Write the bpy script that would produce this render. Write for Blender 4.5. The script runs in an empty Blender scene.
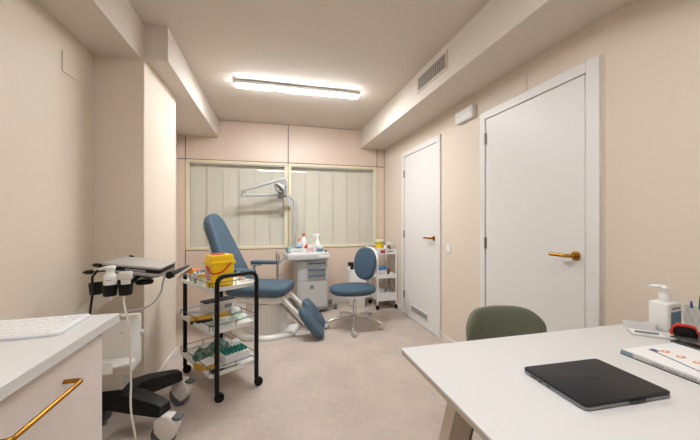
import bpy, bmesh, math, random
from mathutils import Matrix, Vector
random.seed(7)
C = bpy.context.scene.collection
R = math.radians
PI = math.pi

# ------------------------------------------------------------------ materials
def lin(h):
    h = h.lstrip('#')
    o = []
    for i in (0, 2, 4):
        v = int(h[i:i+2], 16) / 255
        o.append(v / 12.92 if v <= .04045 else ((v + .055) / 1.055) ** 2.4)
    return (o[0], o[1], o[2], 1)

def mat(name, color, rough=.5, metal=0, spec=.5, noise=0, nscale=40, bump=0, bscale=200, color2=None,
        trans=0, coat=0, emit=0, detail=3, sheen=0):
    m = bpy.data.materials.new(name)
    m.use_nodes = True
    nt = m.node_tree
    b = nt.nodes['Principled BSDF']
    c = lin(color)
    b.inputs['Base Color'].default_value = c
    b.inputs['Roughness'].default_value = rough
    b.inputs['Metallic'].default_value = metal
    b.inputs['Specular IOR Level'].default_value = spec
    if coat: b.inputs['Coat Weight'].default_value = coat
    if sheen: b.inputs['Sheen Weight'].default_value = sheen
    if trans: b.inputs['Transmission Weight'].default_value = trans
    if emit:
        b.inputs['Emission Color'].default_value = c
        b.inputs['Emission Strength'].default_value = emit
    if noise or color2 or bump:
        tc = nt.nodes.new('ShaderNodeTexCoord')
    if noise or color2:
        n = nt.nodes.new('ShaderNodeTexNoise')
        n.inputs['Scale'].default_value = nscale
        n.inputs['Detail'].default_value = detail
        nt.links.new(tc.outputs['Object'], n.inputs['Vector'])
        r = nt.nodes.new('ShaderNodeValToRGB')
        c2 = lin(color2) if color2 else tuple(max(0, v * (1 - noise)) for v in c[:3]) + (1,)
        r.color_ramp.elements[0].position = .35
        r.color_ramp.elements[1].position = .65
        r.color_ramp.elements[0].color = c2
        r.color_ramp.elements[1].color = c
        nt.links.new(n.outputs['Fac'], r.inputs['Fac'])
        nt.links.new(r.outputs['Color'], b.inputs['Base Color'])
    if bump:
        n2 = nt.nodes.new('ShaderNodeTexNoise')
        n2.inputs['Scale'].default_value = bscale
        n2.inputs['Detail'].default_value = 2
        nt.links.new(tc.outputs['Object'], n2.inputs['Vector'])
        bp = nt.nodes.new('ShaderNodeBump')
        bp.inputs['Strength'].default_value = bump
        bp.inputs['Distance'].default_value = .002
        nt.links.new(n2.outputs['Fac'], bp.inputs['Height'])
        nt.links.new(bp.outputs['Normal'], b.inputs['Normal'])
    return m

def floor_mat():
    m = bpy.data.materials.new('stone_effect_floor')
    m.use_nodes = True
    nt = m.node_tree
    b = nt.nodes['Principled BSDF']
    tc = nt.nodes.new('ShaderNodeTexCoord')
    def noise(scale, detail, dist=0):
        n = nt.nodes.new('ShaderNodeTexNoise')
        n.inputs['Scale'].default_value = scale
        n.inputs['Detail'].default_value = detail
        n.inputs['Distortion'].default_value = dist
        nt.links.new(tc.outputs['Object'], n.inputs['Vector'])
        return n
    n1 = noise(3.2, 6, .6); n2 = noise(26, 5, .2)
    mx = nt.nodes.new('ShaderNodeMix'); mx.data_type = 'FLOAT'
    mx.inputs['Factor'].default_value = .38
    nt.links.new(n1.outputs['Fac'], mx.inputs[2]); nt.links.new(n2.outputs['Fac'], mx.inputs[3])
    r = nt.nodes.new('ShaderNodeValToRGB')
    r.color_ramp.elements[0].position = .36; r.color_ramp.elements[0].color = lin(FLOOR_A)
    r.color_ramp.elements[1].position = .66; r.color_ramp.elements[1].color = lin(FLOOR_B)
    nt.links.new(mx.outputs[0], r.inputs['Fac'])
    nt.links.new(r.outputs['Color'], b.inputs['Base Color'])
    b.inputs['Roughness'].default_value = .42
    b.inputs['Specular IOR Level'].default_value = .35
    return m

def glass_mat(name, tint='#ffffff', refl=.02, rough=0.0):
    m = bpy.data.materials.new(name)
    m.use_nodes = True
    nt = m.node_tree
    for n in list(nt.nodes): nt.nodes.remove(n)
    out = nt.nodes.new('ShaderNodeOutputMaterial')
    mx = nt.nodes.new('ShaderNodeMixShader')
    tr = nt.nodes.new('ShaderNodeBsdfTransparent'); tr.inputs['Color'].default_value = lin(tint)
    gl = nt.nodes.new('ShaderNodeBsdfGlossy'); gl.inputs['Roughness'].default_value = rough
    lw = nt.nodes.new('ShaderNodeLayerWeight'); lw.inputs['Blend'].default_value = .5
    pw = nt.nodes.new('ShaderNodeMath'); pw.operation = 'POWER'; pw.inputs[1].default_value = 4
    ma = nt.nodes.new('ShaderNodeMath'); ma.operation = 'MULTIPLY_ADD'; ma.inputs[1].default_value = .5; ma.inputs[2].default_value = refl
    nt.links.new(lw.outputs['Facing'], pw.inputs[0]); nt.links.new(pw.outputs[0], ma.inputs[0]); nt.links.new(ma.outputs[0], mx.inputs['Fac'])
    nt.links.new(tr.outputs[0], mx.inputs[1]); nt.links.new(gl.outputs[0], mx.inputs[2])
    nt.links.new(mx.outputs[0], out.inputs['Surface'])
    return m

FLOOR_A, FLOOR_B = '#b7a89c', '#cbbcb0'
M = dict(
    wall=mat('beige_wall_paint', '#e3d5c4', .55, noise=.02, nscale=2, bump=.05, bscale=300, spec=.3),
    ceil=mat('ceiling_paint', '#dcd1c5', .75, spec=.2, bump=.04, bscale=300),
    panel=mat('beige_laminate_panel', '#e0cbba', .34, spec=.4),
    seam=mat('dark_panel_seam', '#4a4038', .7),
    floor=floor_mat(),
    door=mat('white_door_lacquer', '#e6e2de', .42, spec=.4),
    gap=mat('dark_door_gap', '#4b443d', .8),
    base=mat('white_skirting', '#e2dad2', .45),
    brass=mat('brushed_brass', '#a9782c', .3, metal=1, bump=.1, bscale=500),
    steel=mat('brushed_steel', '#9a948c', .35, metal=1),
    chrome=mat('chrome', '#d8d8d8', .12, metal=1),
    cream=mat('cream_window_frame', '#e8d9b6', .45),
    bead=mat('pale_glazing_bead', '#dfe6e6', .4),
    blind=mat('grey_vertical_blind', '#d9d3c4', .8, noise=.03, nscale=6, bump=.15, bscale=400),
    hem=mat('blind_hem', '#c2bbac', .85),
    dark=mat('dark_cavity', '#3a352f', .9),
    glass=glass_mat('window_glass', '#ffffff'),
    clear=glass_mat('clear_plastic', '#eef2f2', rough=.1),
    whitemetal=mat('white_metal', '#e9e7e3', .4),
    led=mat('led_diffuser', '#f0f4f8', .5, emit=46),
    ledf=mat('led_diffuser_dim', '#f0f4f8', .5, emit=25),
    plastic=mat('white_plastic', '#eeece8', .35),
    offwhite=mat('offwhite_plastic', '#e2dcd3', .4),
    grey=mat('light_grey_enamel', '#c6c5c2', .38),
    greyd=mat('mid_grey_plastic', '#8d8c8a', .45),
    desk=mat('white_desk_laminate', '#d9d6d2', .4, spec=.35),
    deskleg=mat('taupe_desk_leg', '#d8ccbe', .5),
    edge=mat('desk_edge_band', '#d3c8ba', .5),
    cab=mat('pinkish_white_cabinet', '#e4d9d1', .45),
    blue=mat('slate_blue_vinyl', '#4d6272', .5, noise=.06, nscale=60, bump=.12, bscale=400, spec=.35),
    bluefab=mat('slate_blue_fabric', '#4c6070', .8, noise=.15, nscale=180, bump=.3, bscale=600, spec=.2),
    blueh=mat('blue_drawer_pull', '#56728a', .4),
    green=mat('olive_green_fabric', '#7c7f6c', .9, noise=.18, nscale=220, bump=.4, bscale=700, spec=.15),
    greenm=mat('olive_green_metal', '#566048', .45),
    black=mat('black_plastic', '#100f0f', .5, spec=.3),
    blackm=mat('black_powder_coat', '#0c0c0c', .45, spec=.3, bump=.1, bscale=400),
    rubber=mat('grey_rubber', '#5c6064', .6),
    brubber=mat('black_rubber', '#0f0f10', .6, spec=.3),
    yellow=mat('sharps_yellow', '#ffd20f', .35, spec=.5),
    red=mat('red_plastic', '#d23a2b', .4),
    orange=mat('orange_plastic', '#ef7a22', .4),
    teal=mat('teal_plastic', '#12786c', .4),
    tealp=mat('pale_teal_card', '#8fb9b4', .6),
    greenbag=mat('green_plastic_film', '#2f6b58', .3, color2='#9bb4a6', nscale=30),
    film=mat('crumpled_clear_film', '#dcdcd6', .25, color2='#b8bdb4', nscale=25),
    filmg=mat('film_with_green_print', '#d7dcd5', .3, color2='#93b39d', nscale=18),
    card=mat('white_card', '#e9e7e4', .6),
    print_=mat('grey_printing', '#8b8b8c', .7),
    printb=mat('blue_printing', '#5f86a0', .6),
    cyan=mat('bright_blue_card', '#2a8fd0', .5),
    labelp=mat('pink_white_label', '#e8d6da', .6, color2='#d9a59f', nscale=90),
    brown=mat('brown_bottle', '#6f4a22', .3),
    gold=mat('golden_card', '#d9a93a', .6),
    darkcard=mat('dark_box_lid', '#26262c', .5),
    laptop=mat('charcoal_laptop', '#1b1d21', .45, spec=.3, bump=.03, bscale=900),
    laptopedge=mat('grey_laptop_edge', '#8d9096', .35, metal=.6),
    logo=mat('dark_bronze_mark', '#050302', .6),
    silver=mat('silver_grey_lid', '#b9b4ac', .45, metal=.25),
    paper=mat('white_paper', '#f0eeec', .7),
    keyb=mat('white_keyboard', '#e6e5e6', .5),
    keygap=mat('keyboard_gap', '#cfcfd2', .6),
    packside=mat('grey_pack_edge', '#c4c1bd', .5),
    armgrey=mat('lamp_arm_grey', '#b3b4b3', .4),
    slat=mat('taupe_vent_slat', '#a89f94', .5),
    steelblue=mat('dull_blue_grey_print', '#7e94a1', .6),
    purple=mat('dark_purple_printing', '#4a3b58', .6),
    orangep=mat('orange_printing', '#e5913d', .6),
    smoke=mat('smoky_acrylic', '#55534f', .2, spec=.6),
    bluepen=mat('blue_pen', '#3a4f96', .4),
    greenpen=mat('green_pen', '#1f6b4a', .4),
    towel=mat('grey_white_packets', '#dcdcdc', .7, color2='#8f949a', nscale=30),
)

# ------------------------------------------------------------------ mesh helpers
def TRS(loc=(0, 0, 0), rz=0, rx=0, ry=0):
    return Matrix.Translation(loc) @ Matrix.Rotation(rz, 4, 'Z') @ Matrix.Rotation(ry, 4, 'Y') @ Matrix.Rotation(rx, 4, 'X')

class MB:
    def __init__(self, base=None):
        self.bm = bmesh.new(); self.mi = 0
        self.base = base or Matrix()
    def add(self, verts, faces, M_=None):
        T = self.base @ (M_ or Matrix())
        vs = [self.bm.verts.new(T @ Vector(v)) for v in verts]
        for f in faces:
            try:
                fc = self.bm.faces.new([vs[i] for i in f]); fc.material_index = self.mi; fc.smooth = True
            except ValueError: pass
        return self
    def box(self, c, s, M_=None, b=0, seg=2, taper=None):
        """box with centre c and size s; taper = (kx, ky) scale of the top"""
        x, y, z = (v / 2 for v in s)
        kx, ky = taper or (1, 1)
        t = bmesh.new()
        pts = [(-x, -y, -z), (x, -y, -z), (x, y, -z), (-x, y, -z), (-x*kx, -y*ky, z), (x*kx, -y*ky, z), (x*kx, y*ky, z), (-x*kx, y*ky, z)]
        vs = [t.verts.new((p[0] + c[0], p[1] + c[1], p[2] + c[2])) for p in pts]
        for f in ((0, 3, 2, 1), (4, 5, 6, 7), (0, 1, 5, 4), (1, 2, 6, 5), (2, 3, 7, 6), (3, 0, 4, 7)):
            t.faces.new([vs[i] for i in f])
        if b: bmesh.ops.bevel(t, geom=list(t.edges), offset=b, segments=seg, profile=.5, affect='EDGES')
        self._merge(t, M_); return self
    def _merge(self, t, M_):
        t.verts.ensure_lookup_table(); t.verts.index_update()
        self.add([v.co.copy() for v in t.verts], [[v.index for v in f.verts] for f in t.faces], M_)
        t.free()
    def prism(self, poly, z0, z1, M_=None, b=0, seg=3, scale_top=1):
        """polygon in XY extruded from z0 to z1, rims bevelled"""
        t = bmesh.new()
        cx = sum(p[0] for p in poly) / len(poly); cy = sum(p[1] for p in poly) / len(poly)
        lo = [t.verts.new((p[0], p[1], z0)) for p in poly]
        hi = [t.verts.new((cx + (p[0]-cx)*scale_top, cy + (p[1]-cy)*scale_top, z1)) for p in poly]
        n = len(poly)
        fb = t.faces.new(lo[::-1]); ft = t.faces.new(hi)
        for i in range(n): t.faces.new((lo[i], lo[(i+1) % n], hi[(i+1) % n], hi[i]))
        bmesh.ops.recalc_face_normals(t, faces=list(t.faces))
        if b: bmesh.ops.bevel(t, geom=list(fb.edges) + list(ft.edges), offset=b, segments=seg, profile=.5, affect='EDGES')
        self._merge(t, M_); return self
    def tube(self, pts, r, seg=10, M_=None, closed=False):
        P = [Vector(p) for p in pts]; n = len(P)
        rr = r if isinstance(r, (list, tuple)) else [r] * n
        tan = []
        for i in range(n):
            a = P[(i-1) % n] if (closed or i > 0) else P[i]
            c = P[(i+1) % n] if (closed or i < n-1) else P[i]
            tan.append((c - a).normalized())
        up = Vector((0, 0, 1)) if abs(tan[0].z) < .9 else Vector((1, 0, 0))
        nrm = (up - tan[0] * up.dot(tan[0])).normalized()
        V = []; F = []
        for i in range(n):
            nrm = (nrm - tan[i] * nrm.dot(tan[i])).normalized()
            bi = tan[i].cross(nrm)
            for k in range(seg):
                a = 2 * PI * k / seg
                V.append(P[i] + (nrm * math.cos(a) + bi * math.sin(a)) * rr[i])
        m = n if closed else n - 1
        for i in range(m):
            j = (i + 1) % n
            for k in range(seg):
                l = (k + 1) % seg
                F.append((i*seg+k, i*seg+l, j*seg+l, j*seg+k))
        if not closed:
            F.append(tuple(range(seg))[::-1]); F.append(tuple((n-1)*seg + k for k in range(seg)))
        return self.add(V, F, M_)
    def lathe(self, prof, c=(0, 0, 0), seg=24, M_=None, sx=1, sy=1):
        V = []; F = []; n = len(prof)
        for r, z in prof:
            for k in range(seg):
                a = 2 * PI * k / seg
                V.append((c[0] + r * math.cos(a) * sx, c[1] + r * math.sin(a) * sy, c[2] + z))
        for i in range(n - 1):
            for k in range(seg):
                l = (k + 1) % seg
                F.append((i*seg+k, i*seg+l, (i+1)*seg+l, (i+1)*seg+k))
        if prof[0][0] > 1e-5: F.append(tuple(range(seg))[::-1])
        if prof[-1][0] > 1e-5: F.append(tuple((n-1)*seg+k for k in range(seg)))
        self.add(V, F, M_)
        bmesh.ops.remove_doubles(self.bm, verts=self.bm.verts[-len(V):] if False else [v for v in self.bm.verts], dist=1e-6)
        return self
    def cyl(self, a, b_, r, seg=16):
        return self.tube([a, b_], r, seg)
    def loft(self, rings, M_=None, cap=True):
        n = len(rings[0]); V = [p for r in rings for p in r]; F = []
        for i in range(len(rings) - 1):
            for k in range(n):
                l = (k + 1) % n
                F.append((i*n+k, i*n+l, (i+1)*n+l, (i+1)*n+k))
        if cap:
            F.append(tuple(range(n))[::-1]); F.append(tuple((len(rings)-1)*n+k for k in range(n)))
        return self.add(V, F, M_)
    def build(self, name, mats, parent=None, angle=40, sub=0, recalc=True):
        if recalc: bmesh.ops.recalc_face_normals(self.bm, faces=list(self.bm.faces))
        me = bpy.data.meshes.new(name)
        self.bm.to_mesh(me); self.bm.free()
        if not isinstance(mats, (list, tuple)): mats = [mats]
        for m in mats: me.materials.append(M[m] if isinstance(m, str) else m)
        me.set_sharp_from_angle(angle=R(angle))
        o = bpy.data.objects.new(name, me); C.objects.link(o)
        if parent is not None: o.parent = parent
        if sub:
            md = o.modifiers.new('smooth', 'SUBSURF'); md.levels = sub; md.render_levels = sub
        return o

def tag(o, label=None, cat=None, group=None, kind=None):
    if label: o['label'] = label
    if cat: o['category'] = cat
    if group: o['group'] = group
    if kind: o['kind'] = kind
    return o

def thing(name, label, cat, loc=(0, 0, 0), rz=0, group=None, rx=0, ry=0):
    o = bpy.data.objects.new(name, None); C.objects.link(o)
    o.empty_display_size = .05
    o.location = loc; o.rotation_euler = (rx, ry, rz)
    return tag(o, label, cat, group)

def place(o, loc, rz=0):
    o.location = loc; o.rotation_euler = (0, 0, rz); return o

def struct(o): o['kind'] = 'structure'; return o

def arc(p0, p1, p2, n=6):
    """quadratic bend p0 -> p2 around p1"""
    a, b, c = Vector(p0), Vector(p1), Vector(p2)
    return [tuple((1-t)**2*a + 2*t*(1-t)*b + t*t*c) for t in [i/n for i in range(n+1)]]

def spline(pts, n=8):
    """Catmull-Rom through the points"""
    P = [Vector(p) for p in pts]; P = [P[0]*2-P[1]] + P + [P[-1]*2-P[-2]]
    out = []
    for i in range(1, len(P)-2):
        for k in range(n):
            t = k/n
            out.append(.5*((2*P[i]) + (P[i+1]-P[i-1])*t + (2*P[i-1]-5*P[i]+4*P[i+1]-P[i+2])*t*t + (3*P[i]-P[i-1]-3*P[i+1]+P[i+2])*t**3))
    out.append(P[-2]); return [tuple(p) for p in out]

def rrect(w, h, r, n=5, cx=0, cy=0):
    out = []
    for (sx, sy, a0) in ((1, 1, 0), (-1, 1, 90), (-1, -1, 180), (1, -1, 270)):
        for i in range(n+1):
            a = R(a0 + 90*i/n)
            out.append((cx + sx*(w/2-r) + r*math.cos(a), cy + sy*(h/2-r) + r*math.sin(a)))
    return out

def ellipse(a, b, n=32, p=2.0):
    out = []
    for i in range(n):
        t = 2*PI*i/n; c, s = math.cos(t), math.sin(t)
        out.append((a*math.copysign(abs(c)**(2/p), c), b*math.copysign(abs(s)**(2/p), s)))
    return out

def inv(o):
    return TRS(tuple(o.location), o.rotation_euler.z).inverted()

# ------------------------------------------------------------------ the room
XL, XA, XR, XR2 = -1.13, -1.20, 1.67, 1.745    # left wall, rear alcove, right wall, right wall by the desk
YB, YF, YC0, YC1 = 4.49, -1.6, 2.38, 3.10
ZC, ZS = 2.56, 2.29
struct(MB().box((.27, 1.45, -.05), (3.6, 6.6, .1)).build('floor', 'floor'))
struct(MB().box((.27, 1.45, ZC+.05), (3.6, 6.6, .1)).build('ceiling', 'ceil'))
m = MB()
m.box((XL-.15, (YF+YC0)/2, ZC/2), (.3, YC0-YF, ZC))
struct(m.build('wall_left', 'wall'))
m = MB()
m.box(((XA-.25-.84)/2, (YC0+YC1)/2, ZC/2), (XA*-1+.25-.84, YC1-YC0, ZC), b=.004, seg=1)
struct(m.build('wall_pillar', 'wall'))
m = MB(); m.box((XA-.12, (YC1+YB)/2, ZC/2), (.24, YB-YC1, ZC))
struct(m.build('wall_alcove', 'wall'))
m = MB()
m.box((XR+.15, (1.235+YB)/2, ZC/2), (.3, YB-1.235, ZC))
struct(m.build('wall_right', 'wall'))
m = MB(); m.prism([(XR2+.25, YF), (XR2+.25, 1.235), (XR, 1.235), (XR2, .96), (XR2, YF)], 0, ZC)
struct(m.build('wall_right_front', 'wall'))
m = MB(); m.box((.27, YF-.06, ZC/2), (3.6, .12, ZC))
struct(m.build('wall_front', 'wall'))

# rear wall of laminate panels with dark seams and two window openings
m = MB()
m.mi = 1
m.box((.235, YB+.30, ZC/2), (3.1, .04, ZC))                       # dark backing
m.mi = 0
T = .10
WX0, WX1, WX2, WX3, WZ0, WZ1 = -1.105, .219, .227, 1.55, .806, 2.016
G = .005
def pnl(x0, x1, z0, z1):
    m.box(((x0+x1)/2, YB+T/2, (z0+z1)/2), (x1-x0-2*G, T, z1-z0-2*G), b=.002, seg=1)
pnl(-1.32, WX0, 0, WZ1); pnl(-1.32, WX0, WZ1, ZC)
pnl(WX0, (WX1+WX2)/2, WZ1, ZC); pnl((WX1+WX2)/2, WX3, WZ1, ZC)
pnl(WX0, WX3, 0, WZ0)
pnl(WX3, XR, 0, WZ1); pnl(WX3, XR, WZ1, ZC)
m.mi = 1
m.box((.235, YB+.045, WZ1), (2.9, .08, .012)); m.box((WX0, YB+.045, ZC/2), (.012, .08, ZC)); m.box((WX3, YB+.045, ZC/2), (.012, .08, ZC))
m.box(((WX1+WX2)/2, YB+.045, (WZ1+ZC)/2), (.012, .08, ZC-WZ1)); m.box((.235, YB+.06, WZ0), (2.7, .06, .012)); m.box(((WX1+WX2)/2, YB+.06, (WZ0+WZ1)/2), (.012, .06, WZ1-WZ0))
struct(m.build('wall_back', ['panel', 'seam']))

def window(n, x0, x1):
    f = .034
    m = MB()
    y0, y1 = YB-.004, YB+.09
    yc, dy = (y0+y1)/2, y1-y0
    z0, z1 = WZ0+.004, WZ1-.004
    m.box(((x0+x1)/2, yc, z0+f/2), (x1-x0, dy, f), b=.002, seg=1); m.box(((x0+x1)/2, yc, z1-f/2), (x1-x0, dy, f), b=.002, seg=1)
    m.box((x0+f/2, yc, (z0+z1)/2), (f, dy, z1-z0-2*f)); m.box((x1-f/2, yc, (z0+z1)/2), (f, dy, z1-z0-2*f))
    w = struct(m.build(f'window_{n}', 'cream'))
    xi0, xi1, zi0, zi1 = x0+f, x1-f, z0+f, z1-f
    m = MB()
    bw = .016
    m.box((xi1-bw/2, YB+.03, (zi0+zi1)/2), (bw, .03, zi1-zi0)); m.box(((xi0+xi1-bw)/2, YB+.03, zi1-.006), (xi1-bw-xi0, .03, .012))
    m.box((xi0+.003, YB+.03, (zi0+zi1)/2), (.006, .03, zi1-zi0)); m.box(((xi0+xi1)/2, YB+.03, zi0+.003), (xi1-xi0-bw, .03, .006))
    m.build('glazing_bead', 'bead', w)
    m = MB(); m.box(((xi0+xi1)/2, YB+.03, (zi0+zi1)/2), (xi1-xi0, .006, zi1-zi0)); m.build('glass_pane', 'glass', w)
    m = MB()
    k = 6; wv = (xi1-xi0)/k
    for i in range(k):
        a = xi0 + wv*i - .006; b_ = xi0 + wv*(i+1) + .006
        off = .0 if i % 2 else .007
        t = .006*(-1 if i % 2 else 1)
        V = [(a, YB+.095+off-t*.3, zi0-.01), (b_, YB+.095+off+t*.3, zi0-.01), (b_, YB+.095+off+t*.3, zi1+.01), (a, YB+.095+off-t*.3, zi1+.01)]
        V2 = [(v[0], v[1]+.0012, v[2]) for v in V]
        m.add(V+V2, [(0, 1, 2, 3), (7, 6, 5, 4), (0, 4, 5, 1), (1, 5, 6, 2), (2, 6, 7, 3), (3, 7, 4, 0)])
    m.mi = 1
    for i in range(1, k):
        a = xi0 + wv*i
        m.box((a, YB+.088, (zi0+zi1)/2), (.005, .003, zi1-zi0+.02))
    m.build('vertical_blind', ['blind', 'hem'], w)
    return w
window(1, WX0+.003, WX1); window(2, WX2, WX3-.003)

# dropped bulkheads along the ceiling
def bulk(n, x0, x1, y0, y1, z0):
    o = struct(MB().box(((x0+x1)/2, (y0+y1)/2, (z0+ZC)/2), (x1-x0, y1-y0, ZC-z0), b=.003, seg=1).build(f'trim_{n}', 'ceil'))
    return o
bulk(1, XL, -.85, YF, 2.40, ZS+.01)
bulk(2, XA, -.70, 2.40, YB, ZS+.03)
bulk(3, 1.289, XR2, YF, YB, ZS-.01)

# skirtings
def skirt(name, x0, y0, x1, y1, h=.075):
    o = struct(MB().box(((x0+x1)/2, (y0+y1)/2, h/2), (abs(x1-x0), abs(y1-y0), h), b=.003, seg=1).build(name, 'base'))
skirt('baseboard_pillar', -.84, YC0, -.826, YC1)
skirt('baseboard_pillar_front', XL, YC0-.014, -.826, YC0)
skirt('baseboard_left', XL, YF, XL+.014, YC0-.014)
skirt('baseboard_back', XA, YB-.014, XR-.014, YB)
skirt('baseboard_right', XR-.014, 3.815, XR, YB)
skirt('baseboard_between_doors', XR-.014, 2.225, XR, 2.835)

def door(n, y0, y1, top, fw, ly0, ly1, ltop, hinge_z, hy, handle_y, grille=None):
    d = MB()
    t = .018
    X = XR
    d.box((X-.006, (ly0+ly1)/2, ltop/2+.004), (.012, ly1-ly0-.006, ltop-.008), b=.0015, seg=1)
    leaf = struct(d.build(f'door_{n}', 'door'))
    f = MB()
    gp = .005
    f.box((X-t/2, (y0+ly0-gp)/2, top/2), (t, ly0-gp-y0, top), b=.002, seg=1)
    f.box((X-t/2, (y1+ly1+gp)/2, top/2), (t, y1-ly1-gp, top), b=.002, seg=1)
    f.box((X-t/2, (ly0+ly1)/2, (top+ltop+gp)/2), (t, ly1-ly0+2*gp, top-ltop-gp), b=.002, seg=1)
    f.build('door_frame', 'door', leaf)
    g = MB(); g.box((X-.001, (ly0+ly1)/2, (ltop+gp)/2), (.004, ly1-ly0+2*gp, ltop+gp)); g.build('door_gap', 'gap', leaf)
    for hz in hinge_z:
        h = MB(); h.cyl((X-.02, hy, hz-.045), (X-.02, hy, hz+.045), .008, 12); h.box((X-.016, hy, hz), (.008, .022, .085)); h.build('hinge', 'steel', leaf)
    hn = MB()
    z = 1.02
    xx = X-.012
    hn.lathe([(.0, .0), (.026, .0), (.026, .008), (.022, .01), (0, .01)], M_=TRS((xx, handle_y, z), 0, 0, -PI/2), seg=24)
    hn.tube([(xx-.008, handle_y, z)] + arc((xx-.035, handle_y, z), (xx-.052, handle_y, z), (xx-.052, handle_y+.02, z)) + [(xx-.052, handle_y+.125, z)], .0105, 12)
    hd = hn.build('door_handle', 'brass', leaf)
    if grille:
        g0, g1, z0, z1 = grille
        v = MB()
        v.box((xx-.004, (g0+g1)/2, z1-.006), (.008, g1-g0, .012)); v.box((xx-.004, (g0+g1)/2, z0+.006), (.008, g1-g0, .012))
        v.box((xx-.004, g0+.006, (z0+z1)/2), (.008, .012, z1-z0-.024)); v.box((xx-.004, g1-.006, (z0+z1)/2), (.008, .012, z1-z0-.024))
        n_ = 5
        for i in range(n_):
            zz = z0+.012+(z1-z0-.024)*(i+.5)/n_
            v.box((0, 0, 0), (.012, g1-g0-.024, .003), M_=TRS((xx-.004, (g0+g1)/2, zz), 0, 0, R(40)))
        gr = v.build('vent_grille', 'door', leaf)
        MB().box((xx-.0008, (g0+g1)/2, (z0+z1)/2), (.0016, g1-g0-.02, z1-z0-.02)).build('grille_backing', 'gap', gr)
    return leaf
door(1, 1.255, 2.216, 2.085, .07, 1.334, 2.149, 2.018, (1.864, 1.035, .2), 2.146, 1.385)
door(2, 2.842, 3.805, 2.085, .07, 2.915, 3.722, 2.018, (1.80, 1.03, .26), 3.722, 2.968, grille=(3.09, 3.53, .09, .185))

# ------------------------------------------------------------------ wall and ceiling fittings
def ceiling_light(y, label, lm='led'):
    x0, x1 = -.345, .885
    t = thing('linear_ceiling_light', label, 'ceiling light', ((x0+x1)/2, y, ZC), 0, 'linear ceiling lights')
    L = x1-x0
    MB().box((0, 0, -.004), (L-.03, .035, .008)).build('mounting_rail', 'greyd', t)
    MB().box((0, 0, -.025), (L, .088, .034), b=.003, seg=1).build('housing', 'whitemetal', t)
    m = MB(); m.box((0, 0, -.046), (L-.006, .082, .010), b=.004, seg=2); m.build('diffuser', lm, t)
    return t
ceiling_light(3.17, 'long lit linear lamp on the ceiling in front of the interior windows')
ceiling_light(.42, 'linear ceiling lamp nearest the desk, seen mirrored in the window glass', 'ledf')

t = thing('emergency_light', 'white rectangular emergency light box on the wall between the two doors', 'emergency light', (XR, 2.405, 2.085))
MB().box((-.022, 0, .055), (.044, .25, .105), b=.008, seg=2).build('housing', 'whitemetal', t)
MB().box((-.046, 0, .06), (.006, .215, .07), b=.002, seg=1).build('diffuser', 'plastic', t)
MB().box((-.05, 0, .055), (.003, .2, .003)).build('divider_line', 'grey', t)

t = thing('air_vent', 'slatted rectangular air vent set in the ceiling bulkhead above the doors', 'vent', (1.289, 2.353, 2.365))
m = MB(); h, w = .145, .50
m.box((-.004, 0, .008), (.008, w, .016)); m.box((-.004, 0, h-.008), (.008, w, .016)); m.box((-.004, -w/2+.008, h/2), (.008, .016, h-.032)); m.box((-.004, w/2-.008, h/2), (.008, .016, h-.032))
m.build('frame', 'ceil', t)
m = MB()
for i in range(15):
    yy = -w/2+.016+(w-.032)*(i+.5)/15
    m.box((0, 0, 0), (.003, .015, h-.032), M_=TRS((-.006, yy, h/2), R(14)))
m.build('louvre', 'slat', t)
MB().box((-.0006, 0, h/2), (.0012, w-.03, h-.03)).build('backing', 'gap', t)

t = thing('light_switch', 'small white light switch on the wall between the two doors', 'switch', (XR, 2.70, .89))
MB().box((-.004, 0, .04), (.008, .075, .08), b=.003, seg=2).build('plate', 'plastic', t)
MB().box((-.009, 0, .04), (.004, .045, .05), b=.0015, seg=1).build('rocker', 'plastic', t)

def cover(name, label, X, sgn, y0, y1, z0, z1):
    o = MB().box((sgn*.0025, (y0+y1)/2, (z0+z1)/2), (.005, y1-y0, z1-z0), b=.001, seg=1).build(name, 'wall')
    o.location.x = X
    return tag(o, label, 'cover plate')
cover('junction_cover', 'beige painted square cover plate high on the plain wall opposite the doors', XL, 1, 2.06, 2.19, 2.05, 2.165)
cover('junction_cover', 'beige painted cover plate on the wall just above the larger door', XR, -1, 1.745, 1.872, 2.095, 2.21)

# ------------------------------------------------------------------ desk (top at z = .78)
ZD = .78
t = thing('desk', 'large white desk with taupe slanted legs and a laptop on it', 'desk', (1.08, .32, 0))
m = MB(inv(t))
m.box(((.434+XR2-.004)/2, (-.45+1.005)/2, ZD-.004), (XR2-.004-.434, 1.455, .008), b=.0015, seg=1); m.build('desktop', 'desk', t)
m = MB(inv(t)); m.box(((.437+XR2-.007)/2, (-.447+1.002)/2, ZD-.0145), (XR2-.007-.437, 1.449, .013)); m.build('edge_band', 'edge', t)
def slant_leg(xt, yt, xb, yb):
    m = MB(inv(t))
    a = .034
    def q(x, y, z): return [(x-a, y-a*.62, z), (x+a, y-a*.62, z), (x+a, y+a*.62, z), (x-a, y+a*.62, z)]
    m.loft([q(xb, yb, 0), q(xt, yt, ZD-.021)])
    return m.build('leg', 'deskleg', t, angle=20)
slant_leg(.535, .775, .43, .90); slant_leg(.535, -.22, .43, -.345); slant_leg(1.66, .775, 1.69, .90); slant_leg(1.66, -.22, 1.69, -.345)
m = MB(inv(t)); m.box((.56, .28, ZD-.041), (.05, .92, .04)); m.box((1.64, .28, ZD-.041), (.05, .92, .04)); m.box((1.1, .28, ZD-.041), (1.03, .05, .04)); m.build('under_frame', 'deskleg', t)

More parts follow.
